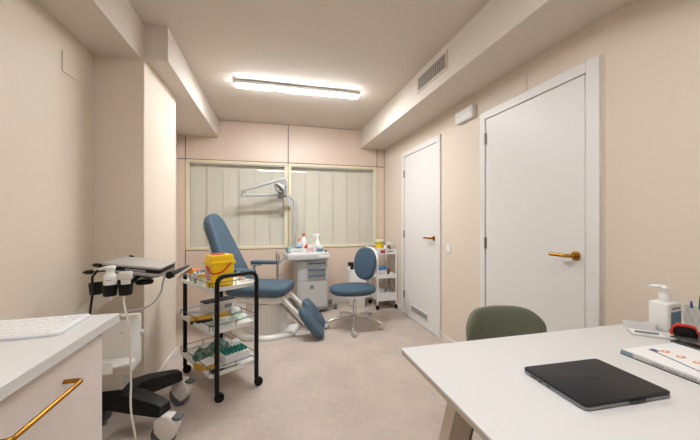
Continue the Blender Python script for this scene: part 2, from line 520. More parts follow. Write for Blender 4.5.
# closed laptop
t = thing('laptop', 'closed charcoal laptop lying on the white desk', 'laptop', (.843, .660, ZD), R(-1.6))
W_, D_ = .268, .194
for sx in (-1, 1):
    for sy in (-1, 1): MB().cyl((sx*.11, sy*.08, 0), (sx*.11, sy*.08, .002), .008, 12).build('foot', 'black', t)
m = MB(); m.prism(rrect(W_, D_, .012), .002, .0095, b=.0015, seg=2); m.build('base', 'laptopedge', t)
m = MB(); m.prism(rrect(W_, D_, .012), .0103, .0155, b=.0015, seg=2); lid = m.build('lid', 'laptop', t)
m = MB(); m.prism(rrect(W_-.012, D_-.012, .01), .0093, .0105); m.build('lid_gap', 'black', t)
m = MB(); m.prism(rrect(.05, .008, .003, cx=.02, cy=-D_/2+.0015), .006, .0115); m.build('thumb_notch', 'laptop', t)
m = MB()
for y_, l_ in ((-.06, .02), (-.035, .012), (-.008, .012)):
    m.box((-W_/2-.0002, -y_*.9, .006), (.001, l_, .003))
m.build('port', 'black', t)
# a small dark mark in the middle of the lid: four leaning strokes in two joined pairs
m = MB()
lz = .0157
for x_, tl in ((-.020, -14), (-.008, -14), (.007, 14), (.019, -14)):
    m.box((0, 0, 0), (.0035, .020, .0004), M_=TRS((x_, .0, lz), R(tl)))
m.box((0, 0, 0), (.012, .0035, .0004), M_=TRS((-.014, .008, lz), 0)); m.box((0, 0, 0), (.012, .0035, .0004), M_=TRS((.013, -.008, lz), 0))
m.build('logo', 'logo', lid)

# soap dispenser
t = thing('soap_dispenser', 'white square pump bottle with blue label standing at the wall end of the desk', 'dispenser', (1.56, .922, ZD), R(7))
m = MB()
m.prism(rrect(.094, .066, .008), 0, .112, b=.006, seg=3); m.build('bottle', 'plastic', t)
m = MB(); m.lathe([(.017, .112), (.018, .114), (.018, .142), (.0165, .144), (.0, .144)], seg=24); m.build('collar', 'plastic', t)
m = MB(); m.lathe([(.006, .144), (.006, .158), (.012, .16), (.013, .166), (.009, .172), (.005, .174), (0, .174)], seg=18)
m.tube([(0, 0, .169), (-.011, .017, .1715), (-.022, .034, .1705), (-.025, .039, .166)], [.008, .0065, .005, .004], 10); m.build('pump', 'plastic', t)
m = MB(); m.box((.004, -.0333, .052), (.072, .0012, .05)); m.mi = 1; m.box((.004, -.0333, .09), (.06, .0012, .008)); m.box((-.02, -.034, .062), (.03, .001, .006)); m.build('label', ['printb', 'print_'], t)

# tape dispenser
t = thing('tape_dispenser', 'small red and black tape dispenser between the soap bottle and pen cup', 'tape dispenser', (1.452, .803, ZD+.0237), R(-50))
t.scale = (.56, .6, .85)
m = MB(); pr = [(-.055, 0), (.06, 0), (.062, .02), (.05, .04), (.02, .046), (-.03, .046), (-.052, .036), (-.06, .012)]
m.prism(pr, -.02, .02, M_=TRS((0, 0, 0), 0, PI/2), b=.003, seg=2); m.build('body', 'black', t)
m = MB()
m.tube([(-.058, -.019, .012), (-.053, -.019, .034), (-.032, -.019, .046), (.02, -.019, .047), (.05, -.019, .041), (.062, -.019, .02)], .0055, 8)
m.prism([(-.03, .0462), (.052, .0405), (.064, .018), (.064, .004), (.068, .004), (.068, .022), (.054, .045), (-.03, .05)], -.021, .021, M_=TRS((0, 0, 0), 0, PI/2)); m.build('red_shell', 'red', t)
m = MB(); m.box((-.056, -.005, .006), (.016, .044, .008), b=.002, seg=1); m.box((-.064, 0, .011), (.004, .03, .004)); m.build('cutter', 'red', t)

# smoked slab the dispenser stands on
t = thing('document_tray', 'flat smoky grey acrylic tray lying under the tape dispenser', 'tray', (1.525, .676, ZD), R(0))
m = MB()
m.box((0, .0, .004), (.24, .28, .005), b=.001, seg=1); m.build('lower_sheet', 'smoke', t)
m = MB(); m.box((0, 0, .0215), (.24, .28, .004), b=.001, seg=1); m.build('upper_sheet', 'smoke', t)
for sx in (-1, 1):
    for sy in (-1, 1): MB().cyl((sx*.105, sy*.125, .0), (sx*.105, sy*.125, .02), .006, 10).build('spacer', 'clear', t)
t = thing('stapler', 'black wedge-shaped hand stapler lying on the smoky tray at the photo edge', 'stapler', (1.57, .725, ZD+.0236), R(-48))
m = MB(); m.prism([(-.075, 0), (.075, 0), (.075, .006), (-.075, .006)], -.02, .02, M_=TRS((0, 0, 0), 0, PI/2)); m.build('base', 'black', t)
m = MB(); m.prism([(-.07, .012), (-.072, .034), (.02, .036), (.078, .022), (.078, .010), (.05, .010)], -.017, .017, M_=TRS((0, 0, 0), 0, PI/2), b=.003, seg=2); m.build('arm', 'black', t)
m = MB(); m.box((-.055, 0, .010), (.028, .03, .012)); m.build('hinge', 'greyd', t)

# pen cup
t = thing('pen_cup', 'white mesh pen cup on the desk beside the soap bottle', 'pen cup', (1.657, .868, ZD))
m = MB(); m.lathe([(.034, 0), (.036, .004), (.042, .09), (.044, .092), (.043, .094), (.040, .092), (.034, .006), (0, .006)], seg=32); m.build('cup', 'offwhite', t)
m = MB()
for k in range(10):
    a = 2*PI*k/10
    m.tube([(.0365*math.cos(a), .0365*math.sin(a), .01), (.0405*math.cos(a+.3), .0405*math.sin(a+.3), .045), (.0435*math.cos(a), .0435*math.sin(a), .088)], .0022, 6)
    m.tube([(.0365*math.cos(a), .0365*math.sin(a), .01), (.0405*math.cos(a-.3), .0405*math.sin(a-.3), .045), (.0435*math.cos(a), .0435*math.sin(a), .088)], .0022, 6)
m.build('lattice', 'plastic', t)
def pen(label, col_, tipc, bx, by, tx, ty, zt, r=.0042):
    m = MB()
    a, b_ = Vector((bx, by, .012)), Vector((tx, ty, zt)); d = (b_-a)
    p = thing('pen', label, 'pen', (1.657, .868, ZD))
    m.tube([tuple(a), tuple(a+d*.85)], r, 10); m.build('barrel', col_, p)
    m = MB(); m.tube([tuple(a+d*.85), tuple(a+d*.96), tuple(b_)], [r, r*.8, r*.3], 10); m.build('tip', tipc, p)
pen('dark green pencil leaning out of the white pen cup', 'greenpen', 'brown', -.01, -.006, -.006, -.012, .150, .006)
pen('blue pen standing in the white pen cup behind the green pencil', 'bluepen', 'bluepen', -.016, .008, -.032, .006, .120)
pen('white pen standing in the white pen cup', 'plastic', 'grey', .008, .0, .020, -.006, .125)

# magazine / brochure stack
t = thing('brochure_box', 'flat white printed brochure pack with orange pictures lying on the desk', 'brochure', (1.127, .785, ZD), R(-1))
m = MB()
bw, bl, bh = .235, .37, .016
m.box((bw/2, -bl/2, bh/2), (bw, bl, bh), b=.003, seg=2); m.build('pack', 'packside', t)
m = MB(); m.box((bw/2, -bl/2, .0015), (bw+.003, bl+.003, .003)); m.build('back_cover', 'darkcard', t)
m = MB(); m.box((bw/2+.001, -bl/2, bh+.0002), (bw-.006, bl-.006, .0006)); m.build('cover_sheet', 'paper', t)
m = MB(); m.box((-.0004, -.018, bh/2), (.0012, .036, bh*.8)); m.box((.012, .0002, bh/2), (.024, .0012, bh*.7)); m.build('teal_corner', 'steelblue', t)
m = MB()
for i in range(26):
    yy = -.085-.0075*i
    m.box((-.0003, yy, bh/2), (.001, .0045 if i % 5 else .001, .0055 if i % 3 else .004))
m.build('spine_lettering', 'print_', t)
m = MB(); m.box((0, 0, bh+.0006), (.005, .22, .0007), M_=TRS((.06, -.135, 0), R(-14))); m.box((.092, -.035, bh+.0006), (.022, .02, .0007)); m.build('printed_line', 'purple', t)
m = MB()
m.bm.free()
for yy in (-.05, -.09, -.13, -.17, -.21):
    m = MB(); m.prism([(.118+p[0], yy+p[1]) for p in ellipse(.014, .010, 18)], bh+.0004, bh+.001); m.mi = 1
    m.prism([(.120+p[0], yy+.002+p[1]) for p in ellipse(.007, .004, 14)], bh+.0009, bh+.0013)
    m.build('orange_picture', ['orangep', 'paper'], t)

# clear note holder with a pen on it, and a grey folded card behind
t = thing('card_holder', 'small clear and grey card holder with white notes lying before the soap bottle', 'card holder', (1.415, .892, ZD), R(-42))
m = MB(); m.prism(rrect(.11, .075, .008), 0, .004, b=.001, seg=1); m.build('frame', 'grey', t)
m = MB(); m.prism(rrect(.095, .06, .004), .004, .0055); m.build('notes', 'paper', t)
m = MB(); m.tube([(-.04, -.015, .011), (.03, -.012, .011)], .0035, 8); m.build('clip', 'greyd', t)
t = thing('folded_card', 'pale grey folded card standing open on the desk beside the soap bottle', 'card', (1.475, .96, ZD), R(-55))
m = MB()
for s in (1, -1):
    m.box((0, 0, 0), (.10, .042, .0012), M_=TRS((0, -s*.018, .0115), 0, R(32*s)))
m.build('card', 'packside', t)

# ------------------------------------------------------------------ green chair behind the desk
t = thing('upholstered_chair', 'olive green upholstered chair with its back above the white desk edge', 'chair', (1.02, 1.2, 0), R(-4))
def shell(name, z0, z1, hw, dz_round, y_of, thick, mt):
    m = MB()
    nu, nv = 25, 11
    front, back = [], []
    for j in range(nv):
        v = j/(nv-1)
        for i in range(nu):
            u = -1 + 2*i/(nu-1)
            prof = 1 - abs(u)**6
            zt = z1 - dz_round*(1-prof)
            z = z0 + (zt-z0)*v
            w = hw*(1 - .05*(1-v))
            x = u*w
            y = y_of(u, v)
            front.append((x, y, z)); back.append((x, y+thick, z))
    V = front+back; n = nu*nv; F = []
    for j in range(nv-1):
        for i in range(nu-1):
            a = j*nu+i
            F.append((a, a+1, a+nu+1, a+nu)); F.append((n+a, n+a+nu, n+a+nu+1, n+a+1))
    rim = [i for i in range(nu)] + [j*nu+nu-1 for j in range(1, nv)] + [(nv-1)*nu+i for i in range(nu-2, -1, -1)] + [j*nu for j in range(nv-2, 0, -1)]
    for k in range(len(rim)):
        a, b_ = rim[k], rim[(k+1) % len(rim)]
        F.append((a, n+a, n+b_, b_))
    m.add(V, F)
    return m.build(name, mt, t, sub=1)
shell('backrest', .47, .818, .196, .07, lambda u, v: .02 + .03*v - .09*u*u, .035, 'green')
m = MB()
m.prism(rrect(.42, .40, .09, 8, 0, -.17), .40, .475, b=.028, seg=4); m.build('seat', 'green', t)
for sx, sy in ((-1, 1), (1, 1), (-1, -1), (1, -1)):
    m = MB(); m.tube([(sx*.165, -.17+sy*.13, .405), (sx*.215, -.17+sy*.20, 0)], [.013, .009], 12); m.build('leg', 'greenm', t)

# ------------------------------------------------------------------ counter unit at the plain wall
t = thing('base_cabinet', 'pale floor cabinet with long brass handle under the white worktop', 'cabinet', (-.83, .4, 0))
m = MB(inv(t)); m.box(((-1.12-.55)/2, .3, .475), (.57, 1.74, .79)); m.box(((-1.12-.60)/2, .3, .04), (.52, 1.70, .08)); m.build('body', 'cab', t)
m = MB(inv(t)); m.box((-.54, .735, .475), (.018, .865, .78), b=.002, seg=1); dr = m.build('door', 'cab', t)
m = MB(inv(t))
hz = .80; x0, x1 = -.531, -.49
m.tube([(x0, .742, hz)] + arc((x1-.012, .742, hz), (x1, .742, hz), (x1, .754, hz)) + arc((x1, .965, hz), (x1, .977, hz), (x1-.012, .977, hz)) + [(x0, .977, hz)], .0058, 12)
m.build('handle', 'brass', dr)
m = MB(inv(t)); m.box((-.54, -.15, .475), (.018, .86, .78), b=.002, seg=1); m.build('door', 'cab', t)
m = MB(inv(t)); m.box((-.822, .32, .885), (.612, 1.86, .03), b=.002, seg=1)
wt = m.build('worktop', 'desk'); wt.location = t.location; tag(wt, 'thick white worktop on the cabinet with brass handle', 'worktop')

t = thing('keyboard', 'white keyboard lying on the white worktop by the plain wall', 'keyboard', (-.80, 1.125, .90), R(4))
m = MB(); m.prism(rrect(.43, .19, .012), 0, .009, b=.002, seg=2); m.build('body', 'keyb', t)
m = MB()
for r_ in range(6):
    yy = -.072 + r_*.028
    xx = -.20
    while xx < .192:
        w = .016 if r_ else random.choice((.016, .016, .024))
        m.box((xx+w/2, yy, .0098), (w, .021, .0026), b=.0008, seg=1); xx += w+.0032
m.build('keycaps', 'plastic', t)

# ------------------------------------------------------------------ helpers for castors
def castor(parent, x, y, r, name='caster', h=None, body='black', wheel='brubber', rz=0, T_=None, w=.02, off=0):
    T0 = (T_ or Matrix()) @ TRS((x, y, 0), rz)
    h = h or 2*r+.02
    m = MB(T0)
    if off:
        for s in (-1, 1): m.prism([(off-.2*r, r*.8), (off+.2*r, r*.8), (.2*r, h-.002), (-.4*r, h-.002)], s*(w/2+.003)-.002, s*(w/2+.003)+.002, M_=TRS((0, 0, 0), 0, PI/2))
        m.box((0, 0, h-.001), (.8*r, w+.008, .006), b=.002, seg=1)
    else:
        for s in (-1, 1): m.prism([(-.3*r, r*.6), (.35*r, r*.6), (.75*r, h-.008), (-.8*r, h-.008)], s*(w/2+.004)-.003, s*(w/2+.004)+.003, M_=TRS((0, 0, 0), 0, PI/2))
        m.box((0, 0, h-.006), (1.7*r, w+.014, .012), b=.003, seg=1)
    c = m.build(name, body, parent)
    m = MB(T0); m.lathe([(0, -w/2), (r*.9, -w/2), (r, -w/2+.003), (r, w/2-.003), (r*.9, w/2), (0, w/2)], M_=TRS((off, 0, r), 0, PI/2), seg=24)
    m.build('wheel', wheel, c)
    return c

# ------------------------------------------------------------------ ultrasound cart
t = thing('medical_cart', 'white and black wheeled ultrasound cart beside the white worktop', 'cart', (-.82, 2.08, 0))
I = inv(t)
def cart_leg(x, y):
    m = MB(I)
    a = Vector((-.87, 2.03, 0)); b_ = Vector((x, y, 0)); d = (b_-a); L = d.length; ang = math.atan2(d.y, d.x)
    def ring(s, w, z0, z1): return [(s, -w, z0), (s, w, z0), (s, w*.75, z1), (s, -w*.75, z1)]
    m.loft([ring(0, .06, .185, .27), ring(L*.5, .058, .185, .265), ring(L*.9, .045, .18, .24), ring(L-.01, .04, .18, .23)], M_=TRS((-.87, 2.03, 0), ang))
    return m.build('base_leg', 'black', t, angle=25)
legs = [(-.55, 1.865), (-.578, 2.26), (-1.02, 1.91), (-1.02, 2.19)]
for p in legs: cart_leg(*p)
m = MB(I); m.prism([(-1.0, 1.95), (-.80, 1.95), (-.74, 2.04), (-.80, 2.13), (-1.0, 2.13)], .19, .275, b=.01, seg=2); m.build('base_hub', 'black', t)
for i, (x, y) in enumerate(legs):
    T0 = I @ TRS((x, y, 0), (R(-18), R(-25), R(200), R(160))[i])
    m = MB(T0)
    m.prism([(-.030, .060), (.01, .035), (.045, .06), (.068, .115), (.06, .15), (.03, .18), (-.035, .18), (-.058, .145), (-.058, .09)], -.031, .031, M_=TRS((0, 0, 0), 0, PI/2), b=.012, seg=3)
    c = m.build('caster', 'offwhite', t)
    m = MB(T0)
    m.lathe([(0, -.026), (.018, -.026), (.02, -.023), (.055, -.023), (.0625, -.016), (.0625, .016), (.055, .023), (.02, .023), (.018, .026), (0, .026)], M_=TRS((-.018, 0, .0635), 0, PI/2), seg=28)
    m.build('wheel', 'rubber', c)
    m = MB(T0); m.box((.063, 0, .165), (.05, .05, .016), M_=None, b=.006, seg=2); m.build('brake_pedal', 'rubber', c)
# body column
m = MB(I); m.box((-.885, 2.045, .515), (.245, .16, .30), b=.008, seg=2); m.box((-.905, 2.055, .335), (.19, .12, .12)); m.build('body', 'offwhite', t)
m = MB(I); m.box((-.7615, 2.05, .515), (.004, .13, .26), b=.002, seg=1); m.build('side_panel', 'plastic', t)
m = MB(I); m.lathe([(0, 0), (.016, 0), (.016, .014), (.01, .02), (0, .02)], M_=TRS((-.7625, 2.11, .55), 0, 0, PI/2), seg=16); m.build('knob', 'grey', t)
m = MB(I); m.lathe([(0, 0), (.004, 0), (.004, .002), (0, .002)], M_=TRS((-.80, 1.965, .60), 0, PI/2), seg=10); m.build('screw', 'greyd', t)
# side tray
m = MB(I)
m.prism([(-.97, 1.86), (-.79, 1.85), (-.72, 1.88), (-.715, 1.92), (-.78, 1.964), (-.97, 1.964)], .455, .468, b=.003, seg=2)
m.prism([(-.97, 1.86), (-.80, 1.85), (-.80, 1.862), (-.97, 1.872)], .43, .49); m.box((-.86, 1.955, .44), (.20, .02, .04)); m.build('side_tray', 'plastic', t)
# slanting arm and dock plate
m = MB(I)
def rg(x, y, z, w, h): return [(x, y-w, z-h), (x, y+w, z-h), (x, y+w, z+h), (x, y-w, z+h)]
m.loft([rg(-1.06, 2.06, .60, .05, .05), rg(-1.04, 2.06, .68, .052, .04), rg(-.95, 2.07, .765, .052, .034), rg(-.86, 2.08, .82, .055, .032), rg(-.76, 2.08, .88, .06, .022)]); m.box((-1.02, 2.06, .635), (.12, .10, .05)); m.box((-1.0, 2.06, .655), (.12, .10, .03))
m.build('support_arm', 'offwhite', t, angle=35)
mt = TRS((-.606, 2.0775, .925), 0, 0, R(8.2))
m = MB(I @ mt); m.box((-.13, 0, -.016), (.26, .30, .014), b=.004, seg=2); m.box((-.12, 0, -.035), (.14, .16, .03), b=.006, seg=2); m.build('dock_plate', 'greyd', t)
m = MB(I)
m.tube([(-.548, 1.90, .918), (-.546, 2.12, .905), (-.546, 2.31, .894)], .02, 14); h = m.build('handle', 'black', t)
m = MB(I); m.box((-.575, 1.98, .905), (.05, .03, .02), b=.003); m.box((-.575, 2.17, .90), (.05, .03, .02), b=.003); m.box((-.5265, 2.11, .9055), (.003, .36, .014)); m.build('handle_trim', 'deskleg', h)
m = MB(I); m.lathe([(0, -.012), (.03, -.012), (.036, -.004), (.034, .008), (.02, .014), (0, .014)], (-.70, 1.99, .872), 20, sx=1.3); m.build('lock_knob', 'black', t)
# paddles at the far edge of the dock
for (a, b_) in (((-.86, 2.02, .955), (-.985, 2.06, .968)), ((-.87, 1.96, .945), (-1.0, 2.0, .935)), ((-.80, 2.2, .965), (-.87, 2.23, .995))):
    a, b_ = Vector(a), Vector(b_)
    d = b_-a
    m = MB(I); m.tube([tuple(a), tuple(a+d*.6), tuple(a+d*.62), tuple(a+d*.85), tuple(b_)], [.004, .004, .012, .012, .004], 8)
    m.build('cable_hook', 'black', t)
# probe cups
cups = [(-.893, 1.905), (-.805, 1.845), (-.737, 1.85)]
for x, y in cups:
    m = MB(I)
    m.lathe([(.024, .835), (.029, .835), (.033, .885), (.033, .892), (.0285, .892), (.026, .845), (.024, .835)], (x, y, 0), 24)
    m.build('probe_cup', 'black', t)
m = MB(I); m.tube([(-.893, 1.94, .875), (-.86, 1.965, .90), (-.85, 2.0, .915)], .010, 8); m.tube([(-.80, 1.882, .875), (-.79, 1.93, .90), (-.785, 2.0, .905)], .010, 8); m.tube([(-.735, 1.888, .875), (-.735, 1.93, .89), (-.735, 2.0, .90)], .010, 8); m.tube([(-.893, 1.905, .872), (-.85, 1.873, .872)], .012, 8)
m.build('cup_bracket', 'black', t)
m = MB(I); m.tube(spline([(-.609, 2.06, .905), (-.617, 2.03, .86), (-.622, 2.0, .80), (-.665, 1.99, .741), (-.726, 1.99, .717), (-.80, 2.0, .712), (-.85, 2.03, .70)]), .0055, 8); m.build('power_cable', 'grey', t)

t = thing('ultrasound_machine', 'closed silver grey portable ultrasound machine lying on the medical cart', 'ultrasound machine', tuple(mt.translation), 0, ry=R(8.2))
m = MB(); m.prism(rrect(.282, .287, .014, cx=-.141), -.009, .016, b=.004, seg=2); bs = m.build('base', 'black', t)
m = MB(); m.box((-.12, -.1445, .004), (.10, .004, .012)); m.build('port_panel', 'greyd', bs)
m = MB(); m.prism(rrect(.286, .291, .014, cx=-.141), -.0088, -.0045); m.build('trim_line', 'silver', bs)
m = MB(); m.prism(rrect(.286, .291, .014, cx=-.141), .0165, .03, b=.004, seg=2); m.build('lid', 'silver', t)

t = thing('ultrasound_probe', 'white curved ultrasound probe with black cable in the cart cup', 'ultrasound probe', (-.805, 1.845, .812))
m = MB(); m.lathe([(0, 0), (.008, 0), (.012, .02), (.021, .045), (.027, .065), (.029, .09), (.029, .115), (.026, .128), (.019, .137), (.018, .150), (.023, .160), (.026, .168), (.022, .175), (0, .177)], seg=28); m.build('body', 'plastic', t)
m = MB(); m.tube([(-.018, 0, .166), (-.038, -.002, .162), (-.05, -.003, .156)], [.010, .007, .004], 10); m.build('strain_relief', 'plastic', t)
m = MB(); m.box((.004, -.0287, .105), (.018, .002, .004)); m.build('label', 'greyd', t)
o = Vector(t.location)
m = MB(); m.tube([tuple(Vector(p)-o) for p in spline([(-.855, 1.842, .968), (-.868, 1.838, .95), (-.878, 1.836, .93), (-.876, 1.834, .86), (-.880, 1.82, .76), (-.885, 1.80, .60), (-.89, 1.79, .50)])], .0055, 8); m.build('cable', 'black', t)
t = thing('ultrasound_probe', 'short beige ultrasound probe with pale cable hanging to the floor', 'ultrasound probe', (-.737, 1.85, .862))
m = MB(); m.prism(rrect(.034, .026, .008), .0, .052, b=.004, seg=2, scale_top=1.25); m.prism(rrect(.058, .034, .008), .052, .092, b=.006, seg=2); m.build('body', 'offwhite', t)
m = MB(); m.box((0, -.0175, .075), (.046, .001, .003)); m.build('seam_line', 'grey', t)
o = Vector(t.location)
m = MB(); m.tube([tuple(Vector(p)-o) for p in spline([(-.737, 1.85, .862), (-.733, 1.82, .80), (-.70, 1.80, .665), (-.694, 1.80, .411), (-.694, 1.80, .259), (-.672, 1.80, .10), (-.69, 1.83, .012), (-.76, 1.87, .007), (-.85, 1.9, .007)])], .005, 8); m.build('cable', 'offwhite', t)

# ------------------------------------------------------------------ black framed trolley
TX, TY, TR = -.388, 2.55, math.atan2(.54, .84)
t = thing('utility_trolley', 'three-tier trolley with black tube frame and white trays', 'trolley', (TX, TY, 0), TR)
HU, HV = .146, .285
ZT = .838
for sv in (-1, 1):
    m = MB()
    r_ = .0155
    v = sv*HV
    top = ZT if sv < 0 else .78
    if sv < 0:
        pts = [(-HU, v, .06)] + [(-HU, v, top-.06)] + arc((-HU, v, top-.06), (-HU, v, top), (-HU+.06, v, top)) + arc((HU-.06, v, top), (HU, v, top), (HU, v, top-.06)) + [(HU, v, .06)]
        m.tube(pts, r_, 12)
        m.build('push_frame', 'blackm', t)
    else:
        for su in (-1, 1):
            mm = MB(); mm.tube([(su*HU, v+.01, .06), (su*HU, v+.01, top)], r_, 12); mm.lathe([(.0155, top), (.0155, top+.004), (.006, top+.01), (0, top+.01)], (su*HU, v+.01, 0), 12); mm.build('rear_post', 'blackm', t)
        m.bm.free()
SHZ = (.158, .447, .732)
for z in SHZ:
    m = MB()
    hu, v0, v1 = .182, -.262, .315
    m.prism(rrect(2*hu, v1-v0, .025, 5, 0, (v0+v1)/2), z, z+.012, b=.003, seg=1)
    # raised rim
    for k in range(1):
        outer = rrect(2*hu, v1-v0, .025, 5, 0, (v0+v1)/2); inner = rrect(2*hu-.016, v1-v0-.016, .018, 5, 0, (v0+v1)/2)
        n = len(outer); V = [(p[0], p[1], z+.011) for p in outer] + [(p[0], p[1], z+.027) for p in outer] + [(p[0], p[1], z+.027) for p in inner] + [(p[0], p[1], z+.011) for p in inner]
        F = []
        for i in range(n):
            j = (i+1) % n
            F += [(i, j, n+j, n+i), (n+i, n+j, 2*n+j, 2*n+i), (2*n+i, 2*n+j, 3*n+j, 3*n+i)]
        m.add(V, F)
    tr = m.build('tray', 'whitemetal', t)
    m = MB()
    rail = rrect(2*hu-.008, v1-v0-.008, .02, 5, 0, (v0+v1)/2)
    m.tube([(p[0], p[1], z+.062) for p in rail], .0024, 6, closed=True)
    for (x, y) in ((-hu+.02, v0+.004), (-hu+.004, v0+.02), (hu-.02, v0+.004), (hu-.004, v0+.02), (-hu+.004, 0), (hu-.004, 0), (-hu+.004, v1-.02), (hu-.004, v1-.02), (0, v1-.004), (0, v0+.004)):
        m.tube([(x, y, z+.02), (x, y, z+.062)], .0024, 6)
    m.build('guard_rail', 'blackm', tr)
for su in (-1, 1):
    castor(t, su*HU, -HV, .031, h=.062, rz=R(-25), w=.026, off=.014); castor(t, su*HU, HV+.01, .031, h=.062, rz=R(-25), w=.026, off=.014)

ZS3, ZS2, ZS1 = .744, .459, .170     # tray floors
# -- top tray
t = thing('specimen_cup', 'clear specimen cup with orange screw lid on the top trolley tray', 'cup', (-.59, 2.66, ZS3))
t.scale = (1.28, 1.28, 1.35)
m = MB(); m.lathe([(.026, 0), (.028, .003), (.031, .05), (.030, .05), (.027, .004), (0, .004)], seg=24); m.build('cup', 'film', t)
m = MB(); m.lathe([(.034, .048), (.035, .05), (.035, .064), (.033, .066), (0, .066)], seg=24); m.build('lid', 'orange', t)
m = MB(); m.box((0, 0, 0), (.018, .001, .012), M_=TRS((.012, -.0345, .057), R(14))); m.build('lid_mark', 'gold', t)
t = thing('plastic_tub', 'cloudy clear tub with yellow label beside the yellow sharps bin', 'tub', (-.515, 2.515, ZS3), R(25))
m = MB(); m.prism(rrect(.085, .10, .012), 0, .088, b=.004, seg=2); m.build('tub', 'film', t)
m = MB(); m.box((0, -.0505, .066), (.07, .001, .022)); m.box((.043, 0, .066), (.001, .08, .022)); m.build('yellow_label', 'gold', t)
m = MB()
for k, (x, y) in enumerate(((-.025, -.03), (0, -.03), (.025, -.025), (-.02, 0), (.01, .005), (.028, .01), (-.015, .03), (.015, .032))):
    m.lathe([(.009, .088), (.009, .098), (0, .099)], (x, y, 0), 10)
m.build('vial_caps', 'printb', t)
t = thing('sharps_bin', 'bright yellow sharps bin with red handle on the top trolley tray', 'sharps bin', (-.368, 2.412, ZS3), TR)
w, d, hh = .155, .125, .175
m = MB(); m.box((0, 0, hh*.5), (w, d, hh), b=.01, seg=3, taper=(1.06, 1.06)); m.build('bin', 'yellow', t)
m = MB(); m.box((0, 0, hh-.004), (w*1.16, d*1.16, .028), b=.006, seg=2); m.box((0, 0, hh+.028), (w*1.08, d*1.05, .05), b=.010, seg=2, taper=(.93, .93)); m.build('lid', 'yellow', t)
m = MB(); m.box((-.018, -.012, hh+.056), (.085, .06, .009), b=.004, seg=2); m.build('flap', 'red', t)
m = MB(); m.tube(spline([(-.085, .02, hh-.028), (-.089, -.03, hh-.055), (-.072, -.074, hh-.072), (-.01, -.076, hh-.06), (.04, -.076, hh-.015), (.05, -.074, hh-.006)]), .0055, 8); m.build('handle', 'red', t)
m = MB(); m.box((-.0805, .0, .09), (.0012, .08, .09)); m.build('warning_label', 'labelp', t)
m = MB()
for i in range(5): m.box((-.0815, -.005+.004*(i % 2), .058+.014*i), (.001, .06 if i % 2 else .045, .005))
m.box((-.0815, .0, .135), (.001, .06, .010)); m.build('label_print', 'red', t)
def jar(name, label, cat, x, y, z, r, h, mt, lidm=None, lidr=None, lidh=.012, group=None):
    t = thing(name, label, cat, (x, y, z), 0, group)
    m = MB(); m.lathe([(r*.9, 0), (r, .004), (r, h-.004), (r*.92, h), (0, h)], seg=20); m.build('body', mt, t)
    if lidm:
        q = lidr or r*.95
        m = MB(); m.lathe([(q, h+.0002), (q, h+lidh-.002), (q*.9, h+lidh), (0, h+lidh)], seg=20); m.build('lid', lidm, t)
    return t
jar('pill_bottle', 'small white bottle with red cap behind the sharps bin', 'bottle', -.262, 2.600, ZS3, .015, .038, 'plastic', 'red')
jar('capped_vial', 'small clear vial with orange cap standing behind the sharps bin', 'vial', -.238, 2.565, ZS3, .013, .030, 'film', 'orange')
jar('lidded_jar', 'small plain white jar at the window end of the top tray', 'jar', -.262, 2.675, ZS3, .018, .040, 'plastic', 'grey')
t = thing('gauze_pack', 'flat white paper pack lying at the corner of the top trolley tray', 'pack', (-.275, 2.505, ZS3), TR)
t.location = (-.205, 2.525, ZS3)
m = MB(); m.box((0, 0, .008), (.045, .06, .016), b=.003, seg=1); m.build('pack', 'card', t); m = MB(); m.box((0, 0, .0165), (.03, .012, .001)); m.build('print', 'red', t)

# -- middle tray
t = thing('glove_box', 'white carton with black top on the middle trolley tray', 'box', (-.425, 2.725, ZS2), R(33))
m = MB(); m.box((0, 0, .052), (.25, .10, .104), b=.002, seg=1); m.build('carton', 'card', t)
m = MB(); m.box((0, 0, .109), (.252, .102, .009), b=.002, seg=1); m.build('lid', 'darkcard', t)
m = MB()
for i in range(3): m.box((-.06+.02*(i % 2), -.0505, .03+.02*i), (.09, .001, .004))
m.box((.06, -.0505, .06), (.06, .001, .03)); m.build('printing', 'print_', t)
t = thing('flat_box', 'flat dark box with golden top on the middle trolley tray', 'box', (-.515, 2.535, ZS2), R(15))
m = MB(); m.box((0, 0, .012), (.15, .10, .024), b=.002, seg=1); m.build('box', 'darkcard', t)
m = MB(); m.box((0, 0, .0265), (.152, .102, .005), b=.001, seg=1); m.build('top', 'gold', t)
t = thing('flat_packet', 'golden flat packet beneath the clear pouches on the middle tray', 'packet', (-.365, 2.64, ZS2), R(33))
m = MB(); m.box((0, 0, .012), (.13, .05, .024), b=.002, seg=1); m.build('packet', 'gold', t)
def pouch(label, x, y, z, w, l, rz, mt, seed, group='clear pouches on the trolley', amp=.016, name='sealed_pouch', h=.02):
    rnd = random.Random(seed)
    nx, ny = 9, 9
    m = MB(); V = []; F = []
    hm = [[rnd.uniform(0, amp) for _ in range(ny)] for _ in range(nx)]
    for s in (1, 0):
        for i in range(nx):
            for j in range(ny):
                u, v = i/(nx-1)*2-1, j/(ny-1)*2-1
                e = (1-u**4)*(1-v**4)
                V.append((u*w/2, v*l/2, (.002 + e*(h+hm[i][j])) if s else .0005))
    n = nx*ny
    for i in range(nx-1):
        for j in range(ny-1):
            a = i*ny+j
            F.append((a, a+ny, a+ny+1, a+1)); F.append((n+a, n+a+1, n+a+ny+1, n+a+ny))
    rim = [i*ny for i in range(nx)] + [(nx-1)*ny+j for j in range(1, ny)] + [i*ny+ny-1 for i in range(nx-2, -1, -1)] + [j for j in range(ny-2, 0, -1)]
    for k in range(len(rim)):
        a, b_ = rim[k], rim[(k+1) % len(rim)]
        F.append((a, b_, n+b_, n+a))
    m.add(V, F)
    o = m.build(name, mt)
    place(o, (x, y, z), rz)
    return tag(o, label, 'pouch', group)
